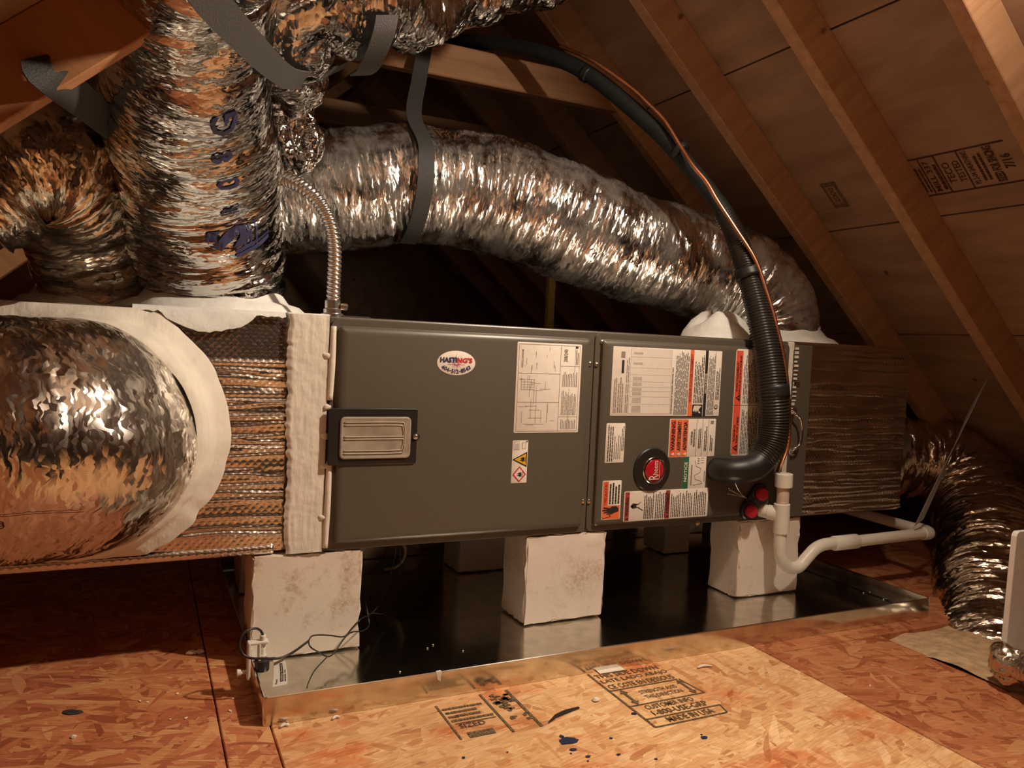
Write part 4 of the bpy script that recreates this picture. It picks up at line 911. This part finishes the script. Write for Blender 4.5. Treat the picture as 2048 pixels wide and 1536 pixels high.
cp = [(1120, 92, .44), (1180, 118, .36), (1258, 172, .28), (1294, 205, .24), (1328, 240, .20), (1362, 294, .155), (1386, 331, .12), (1413, 364, .09), (1434, 400, .065), (1468, 452, .03), (1509, 517, -.01), (1532, 580, -.035), (1552, 648, -.06), (1567, 715, -.08), (1575, 775, -.095), (1578, 840, -.10), (1575, 890, -.09), (1563, 925, -.06), (1555, 945, -.02)]
Tube([(*atY(x, y, Y), .0058) for x, y, Y in cp], .006, 14).build('copper_tube', MT['copper'], ls)['label'] = 'bare copper liquid line'
def band(px, py, Y, r, h, tng): 
    p = atY(px, py, Y); t_ = unit(tng); Tube([(*(p-t_*h/2), r), (*p, r), (*(p+t_*h/2), r)], h/4, 24).build('tape_band', MT['tape'], ls)
band(1360, 300, .178, .0285, .018, atY(1392, 350, .15)-atY(1330, 278, .22)); band(1172, 147, .388, .0255, .02, atY(1258, 212, .3)-atY(1110, 115, .46)); band(1497, 548, .012, .0360, .026, atY(1521, 640, -.03)-atY(1472, 475, .06)); band(1548, 783, -.080, .0405, .034, atY(1549, 850, -.085)-atY(1537, 720, -.06))
# ---------------------------------------------------------------- armoured cable into the cabinet top
fc = thing('armored_cable', (0.03, .03, ZT), 'silver flexible metal conduit curving into the top left of the cabinet', 'conduit')
def spiral(U, V, t): return .0016*np.abs(np.sin((U*t.L/.0095+V)*pi))*2-.0016
tc_ = Tube(pts([(520, 352, .15, .0135), (560, 356, .10, .0135), (600, 371, .06, .0135), (637, 403, .04, .0135), (660, 447, .03, .0135), (669, 500, .03, .0135), (668, 560, .03, .0135), (666, 615, .03, .0135)]), .0012, 28, (0, -1, 0), spiral); tc_.build('spiral_sleeve', MT['steel'], fc)
p = atY(665, 630, .03)
MB().disc((p[0], .03, ZT), (0, 0, 1), [(.024, .0), (.024, .006), (.019, .008), (.019, .016), (.0165, .018), (.0165, .034), (.0145, .036)], 20).build('cable_connector', MT['steel'], fc, auto=40)
MB().disc((p[0]+.016, .022, ZT+.022), (1, -.4, 0), [(.0075, 0), (.0075, .012), (.005, .014)], 12).build('clamp_screw', MT['screw'], fc, auto=40)
MB().box(p[0]+.02, p[0]+.075, .004, .06, ZT+.0012, ZT+.0035).build('knockout_plate', MT['steel'], fc)
# ---------------------------------------------------------------- condensate drain
cd = thing('condensate_drain', (1.3, -.05, .1), 'white plastic condensate drain with cleanout tee and looping trap', 'drain pipe')
YT = -.062
def P_(x, y, Y=YT): return atY(x, y, Y)
def col(px, y0, y1, r, name, mat, px1=None):
    a, b = P_(px, y0), P_(px1 or px, y1); return MB().disc(a, b-a, [(r*.93, 0), (r, .0012), (r, np.linalg.norm(b-a)-.0012), (r*.93, np.linalg.norm(b-a))], 26).build(name, MT[mat], cd, auto=40)
col(1568, 947, 974, .0235, 'cleanout_cap', 'pvc', 1567); col(1567, 970, 1010, .0168, 'cleanout_tube', 'pvc_clear', 1564.5); col(1564, 1007, 1066, .0212, 'tee_fitting', 'pvc', 1562)
a = P_(1563, 1030); b = P_(1520, 1020, -.012); v = unit(b-a); MB().disc(a, b-a, [(.0205, .012), (.0205, np.linalg.norm(b-a)*.62), (.0185, np.linalg.norm(b-a)*.64), (.0185, np.linalg.norm(b-a))], 24).build('tee_branch', MT['pvc'], cd, auto=40)
Tube(pts([(1561, 1060, YT, .0168), (1560, 1095, YT, .0168), (1564, 1120, YT, .0168), (1578, 1135, YT, .0168), (1597, 1133, YT, .0168), (1614, 1115, YT, .0168), (1630, 1098, YT, .0168), (1648, 1089, YT, .0168), (1672, 1086, YT, .0168)]), .004, 24).build('trap_bend', MT['pvc'], cd)
a, b = P_(1667, 1087), P_(1713, 1082); MB().disc(a, b-a, [(.0195, 0), (.021, .002), (.021, np.linalg.norm(b-a)-.002), (.0195, np.linalg.norm(b-a))], 24).build('coupling', MT['pvc'], cd, auto=40)
b = P_(1853, 1066); Tube([(*P_(1708, 1083), .0166), (*((P_(1708, 1083)+b)/2), .0166), (*b, .0166)], .02, 24).build('horizontal_pipe', MT['pvc'], cd)
Tube([(*(b-np.array([.02, 0, 0])), .0205), (*(b+np.array([.004, 0, 0])), .0207), (*(b+np.array([.014, .010, 0])), .0207), (*(b+np.array([.018, .03, .001])), .0205), (*(b+np.array([.018, .045, .001])), .0205)], .004, 24).build('elbow_fitting', MT['pvc'], cd)
bb = b+np.array([.018, .04, .001]); Tube([(*bb, .0166), (*(bb+np.array([0, .3, .004])), .0166), (*(bb+np.array([0, .75, .008])), .0166)], .03, 24).build('rear_pipe', MT['pvc'], cd)
mastic_pts = [(1528, 1000), (1548, 930), (1580, 940), (1590, 1030), (1545, 1045)]
# ---------------------------------------------------------------- float switch with tag on the pan rim
fs = thing('float_switch', (XP0, -.14, HP), 'white clamp float switch with black bulb and tag on the left rim of the pan', 'float switch')
YF = -.150
f0 = atY(524, 1330, YF); zt = atY(525, 1283, YF)[2]; xf = f0[0]
zc_ = lambda y: atY(524, y, YF)[2]
MB().disc((xf, YF, zc_(1340)), (0, 0, 1), [(.0125, 0), (.0135, .002), (.0135, zc_(1317)-zc_(1340)-.002), (.0105, zc_(1317)-zc_(1340))], 22).build('float_bulb', MT['cabinet_black'], fs, auto=40)
tf = Tube([(xf, YF, zc_(1318), .0052), (xf, YF, (zc_(1318)+zc_(1270))/2, .0052), (xf, YF, zc_(1270), .0052)], .0006, 16, (1, 0, 0), lambda U, V, t: .0007*np.sin((U*t.L/.0026)*2*pi)); tf.build('threaded_stem', MT['pvc'], fs)
MB().disc((xf, YF, zc_(1312)), (0, 0, 1), [(.0075, 0), (.0075, .003)], 16).build('stem_nut', MT['white_plastic'], fs)
xl = XP0-.004; zt = zc_(1283)
MB().box(xl-.004, xf+.010, YF-.009, YF+.009, zt-.003, zt+.003).build('clamp_arm', MT['white_plastic'], fs, bevel=.0025)
MB().box(xl-.008, xl-.002, YF-.009, YF+.009, HP-.018, zt+.003).build('clamp_outer_leg', MT['white_plastic'], fs, bevel=.002)
MB().box(XP0+.007, XP0+.012, YF-.009, YF+.009, HP-.014, zt).build('clamp_inner_leg', MT['white_plastic'], fs, bevel=.002)
MB().disc((xl-.008, YF, HP-.004), (-1, 0, 0), [(.004, 0), (.004, .010), (.007, .0105), (.007, .017)], 14).build('thumb_screw', MT['white_plastic'], fs, auto=40)
# cable loop and tag
def wire(L, r, label, mat='wire', nm='signal_wire', parent=None, Z=None):
    o = Tube([(*atY(x, y, Y), r) for x, y, Y in L], .005, 8).build(nm, MT[mat], parent)
    if parent is None: tag(o, label, 'wire')
    elif label: o['label'] = label
    return o
wire([(526, 1270, YF), (520, 1260, YF), (508, 1257, YF-.005), (488, 1265, YF-.012), (479, 1285, YF-.016), (484, 1306, YF-.02), (500, 1316, YF-.025), (530, 1317, YF-.03), (560, 1316, YF-.03), (585, 1305, YF-.015), (617, 1282, -.10)], .0024, None, parent=fs, nm='switch_cable')
wire([(617, 1282, -.10), (624, 1272, -.09), (640, 1270, -.07), (662, 1271, -.05), (688, 1273, -.03), (705, 1255, -.02), (722, 1238, -.01), (745, 1225, .06), (760, 1205, .12), (775, 1170, .16), (788, 1120, .18), (793, 1085, .18)], .0016, None, parent=fs)
wire([(617, 1282, -.10), (621, 1294, -.11), (640, 1306, -.10), (655, 1313, -.09), (668, 1306, -.08), (690, 1275, -.05), (705, 1264, -.03), (725, 1262, .02), (738, 1250, .06), (735, 1225, .08), (728, 1185, .12)], .0016, None, parent=fs)
wire([(655, 1313, -.095), (630, 1340, -.13), (617, 1365, -.17), (614, 1376, -.20)], .0013, None, parent=fs)
# paper tag with print
q = [atY(546, 1316, YF-.02), atY(567, 1309, YF-.02), atY(575, 1368, YF-.045), atY(545, 1374, YF-.045)]
mid = [(q[0]+q[3])/2+np.array([.004, 0, 0]), (q[1]+q[2])/2+np.array([.005, 0, 0])]
rows = []
for f in np.linspace(0, 1, 9):
    l = (1-f)**2*q[0]+2*f*(1-f)*mid[0]+f*f*q[3]; r_ = (1-f)**2*q[1]+2*f*(1-f)*mid[1]+f*f*q[2]; rows.append((l, r_))
m = MB(); R_ = [[l, r_, r_+np.array([0, .0008, 0]), l+np.array([0, .0008, 0])] for l, r_ in rows]; m.rings(R_); tg = m.build('paper_tag', MT['white_paper'], fs, auto=40); tg['label'] = 'white paper tag with model print'
def tag_print(body, a, b0, b1, mat, w_, name='lettering', bg=None):
    """print running up the tag: a = fraction across, b from bottom"""
    V, F, wd, ht = text_geo(body, 1, .02); vs = []
    def pos(aa, bb):
        f = np.clip(1-bb, 0, 1)*8; i = int(min(7, f)); g = f-i; l = rows[i][0]*(1-g)+rows[i+1][0]*g; r_ = rows[i][1]*(1-g)+rows[i+1][1]*g
        return l*(1-aa)+r_*aa+np.array([0, -.0006, 0])
    for x, y in V: vs.append(pos(a-(y/ht)*w_, b0+(b1-b0)*x/wd))
    MB().add(vs, F).build(name, MT[mat], tg)
    if bg: MB().rings([[pos(a+.05, bb), pos(a-w_-.05, bb)] for bb in np.linspace(b0-.03, b1+.03, 8)], False, False, False).build('print_band', MT[bg], tg).location = (0, .0002, 0)
tag_print('Safety Switch', .66, .16, .72, 'ink_cream', .13, bg='ink'); tag_print('MODEL SS3', .90, .12, .50, 'ink', .12); tag_print('Rect', .30, .08, .24, 'ink', .16)
# ---------------------------------------------------------------- wires dropping below the cabinet
wire([(806, 1088, .30), (811, 1100, .30), (806, 1120, .31), (790, 1135, .32), (770, 1138, .34)], .004, 'short tan cable hanging below the cabinet beside the thin black wires', 'wire_tan', 'hanging_cable')
wire([(777, 1090, .26), (768, 1112, .30), (752, 1135, .36), (742, 1148, .42)], .0018, 'thin black wire hanging below the cabinet left of the tan cable', 'wire', 'hanging_wire')
wire([(799, 1090, .22), (800, 1140, .22), (795, 1180, .20), (782, 1215, .16), (766, 1227, .12), (745, 1226, .08)], .0014, 'thin dark wire looping down to the pan behind the stained block', 'wire', 'hanging_wire')
# ---------------------------------------------------------------- bits behind the cabinet
p = atY(1103, 612, .95); tag(MB().box(p[0]-.014, p[0]+.014, .95, .975, .0, 1.05).build('wood_lath', MT['yellow_wood'], bevel=.002), 'yellow upright lath standing behind the cabinet', 'lath')
p = atY(1662, 640, .70); tag(MB().disc((p[0], .70, .0), (0, 0, 1), [(.016, 0), (.016, 1.0), (.014, 1.002)], 16).build('vent_pipe', MT['strap'], auto=40), 'grey upright pipe behind the mastic collar at the right', 'pipe')
# ---------------------------------------------------------------- loose things on the floor
def lump(name, px, py, sx, sy, sz, mat, label, cat, seed, group=None, rot=0, Z=0, ico=2):
    p = atZ(px, py, Z); g = np.random.default_rng(seed); bm = bmesh.new(); bmesh.ops.create_icosphere(bm, subdivisions=ico, radius=1)
    for v in bm.verts:
        q = v.co*(1+g.uniform(-.22, .22)); x, y = q.x*sx, q.y*sy
        v.co = Vector((p[0]+x*cos(rot)-y*sin(rot), p[1]+x*sin(rot)+y*cos(rot), max(Z+.0004, Z+sz*.8+q.z*sz)))
    me = bpy.data.meshes.new(name); bm.to_mesh(me); bm.free(); return tag(link(me, name, MT[mat]), label, cat, group)
lump('foam_crumb', 383, 1309, .010, .006, .005, 'crumb', 'white foam crumb on the dark floor, larger of two side by side', 'debris', 1)
lump('foam_crumb', 400, 1307, .008, .006, .005, 'crumb', 'white foam crumb on the dark floor, right of a larger crumb', 'debris', 2)
lump('grey_chip', 146, 1425, .018, .009, .0016, 'strap_dark', 'flat dark grey chip on the red strand board at lower left', 'debris', 3, rot=-.4)
lump('foam_crumb', 147, 1476, .0045, .003, .003, 'crumb', 'small pale curl near the left bottom corner', 'debris', 4)
lump('wood_chip', 1191, 1402, .008, .006, .004, 'orange' if False else 'mastic', 'small pinkish chip on the floor in front of the pan', 'debris', 5)
for i, (px, py) in enumerate([(295, 1405), (355, 1388), (460, 1423), (466, 1398), (372, 1437), (280, 1403), (340, 1440), (575, 1449), (1414, 1333), (1522, 1378), (1740, 1372)]):
    lump('pale_speck', px, py, .0028+.0012*(i % 3), .002, .0015, 'crumb', 'tiny pale speck '+['on red board midway between grey chip and pan corner', 'on red board below the two foam crumbs', 'close left of the pan corner, the lower one', 'close left of the pan corner, the upper one', 'on red board left of the long joint, lower one', 'at the left end of the specks by the grey chip', 'on red board just left of the lower joint speck', 'under the front left corner of the pan', 'right of the printed stamp near the pan', 'on the red board right of the stamp', 'near the tan insulation edge'][i], 'debris', 20+i, 'pale specks on the floor', rot=i, ico=1)
for i, (px, py) in enumerate([(1727, 1186), (1767, 1199), (855, 1297), (866, 1290), (926, 1302), (800, 1344)]):
    lump('pan_speck', px, py, .0022, .0018, .0012, 'crumb', 'pale crumb inside the drain pan '+['right of the trap pipe, left of two', 'right of the trap pipe, right of two', 'between the stained and middle blocks, left of a pair', 'between the stained and middle blocks, right of a pair', 'just left of the middle block reflection', 'nearest the front rim by the sealant dab'][i], 'debris', 40+i, 'crumbs in the drain pan', rot=i, Z=.0034, ico=1)
m = MB(); P = [atZ(x, y, .002) for x, y in ((1097, 1445), (1112, 1432), (1132, 1423), (1158, 1415))]; Wd = [.0008, .004, .005, .002]
m.rings([[p+np.array([0, -w_, -.001]), p+np.array([0, w_, -.001]), p+np.array([0, w_, .0012]), p+np.array([0, -w_, .0012])] for p, w_ in zip(P, Wd)]); tag(m.build('black_tape_scrap', MT['tape']), 'curved black tape sliver on the bright strand board', 'debris')
a, b, c_ = atZ(1200, 1348, .002), atZ(1250, 1340, .002), atZ(1197, 1344, .002); m = MB(); m.add([a, b, b+np.array([0, .03, 0]), c_+np.array([0, .02, 0]), a+np.array([0, 0, .001]), b+np.array([0, 0, .001]), b+np.array([0, .03, .001]), c_+np.array([0, .02, .001])], [(0, 1, 2, 3), (4, 5, 6, 7), (0, 1, 5, 4), (3, 0, 4, 7)])
tag(m.build('paper_scrap', MT['white_paper']), 'white paper corner sticking out from under the front of the pan', 'paper')
for i, L in enumerate([[(560, 1454), (578, 1450)], [(665, 1438), (680, 1434)], [(1395, 1335), (1425, 1332)]]):
    P = [atZ(x, y, .003) for x, y in L]; tag(Tube([(*P[0], .002), (*((P[0]+P[1])/2+np.array([0, .004, .001])), .003), (*P[1], .0015)], .003, 6).build('wood_splinter', MT['crumb']), ['pale splinter by the left front corner of the pan', 'pale splinter against the pan front below the torn sealant', 'pale splinter lying right of the printed stamp'][i], 'splinter')
# white rigid panel poking in at the right edge
x_, Yp = 2035, -.62
q = [atY(2034, 1064, Yp), atY(2005, 1366, Yp)]
wp = MB(); xa, xb = q[0][0], q[1][0]; za, zb = q[0][2], q[1][2]
R_ = []
for y, ins_ in ((Yp+.012, .0), (Yp+.001, .0), (Yp, .001)):
    R_.append([(xb+ins_, y, zb+ins_), (xb+.40, y, zb+ins_-.0), (xa+.42, y, za-ins_), (xa+.008, y, za-ins_), (xa+.003+ins_, y, za-.004), (xa+ins_, y, za-.010)])
wp.rings(R_); o = wp.build('white_panel', MT['white_plastic'], bevel=.0015); tag(o, 'edge of a flat white plastic panel at the right border', 'panel')
# ---------------------------------------------------------------- lamp on the right slope, just out of frame
lp = thing('ceiling_lamp', LAMP, 'round white lamp on the right roof slope', 'lamp')
base = LAMP+NR*(D-.017); bulb = LAMP+NR*.018
MB().disc(base, -NR, [(.055, -.002), (.055, .012), (.040, .020), (.026, .022), (.026, .042), (.018, .044)], 32).build('lamp_base', MT['white_plastic'], lp, auto=40)
em, nt, bs = newmat('lamp_glow'); bs.inputs['Emission Color'].default_value = (*LAMP_COL, 1); bs.inputs['Emission Strength'].default_value = 650; bs.inputs['Base Color'].default_value = (.9, .9, .85, 1)
MB().disc(bulb, -NR, [(.012, -.036), (.018, -.030)]+[(.030*cos(t), .030*sin(t)) for t in np.linspace(-.7, 1.45, 10)], 24).build('lamp_bulb', em, lp, smooth=True)
L = bpy.data.lights.new('lamp_light', 'AREA'); L.shape = 'DISK'; L.size = .085; L.energy = LAMP_W; L.color = LAMP_COL
lo = bpy.data.objects.new('lamp_light', L); COL.objects.link(lo)
TILT = radians(11); Zax = Vector((NR[0]*cos(TILT)+NR[2]*sin(TILT), 0, NR[2]*cos(TILT)-NR[0]*sin(TILT))); Xax = Vector((0, 1, 0)); Yax = Zax.cross(Xax)
pm = Matrix.Identity(4); pos = bulb-NR*.032
for i in range(3): pm[i][0] = Xax[i]; pm[i][1] = Yax[i]; pm[i][2] = Zax[i]; pm[i][3] = pos[i]
lo.matrix_world = pm
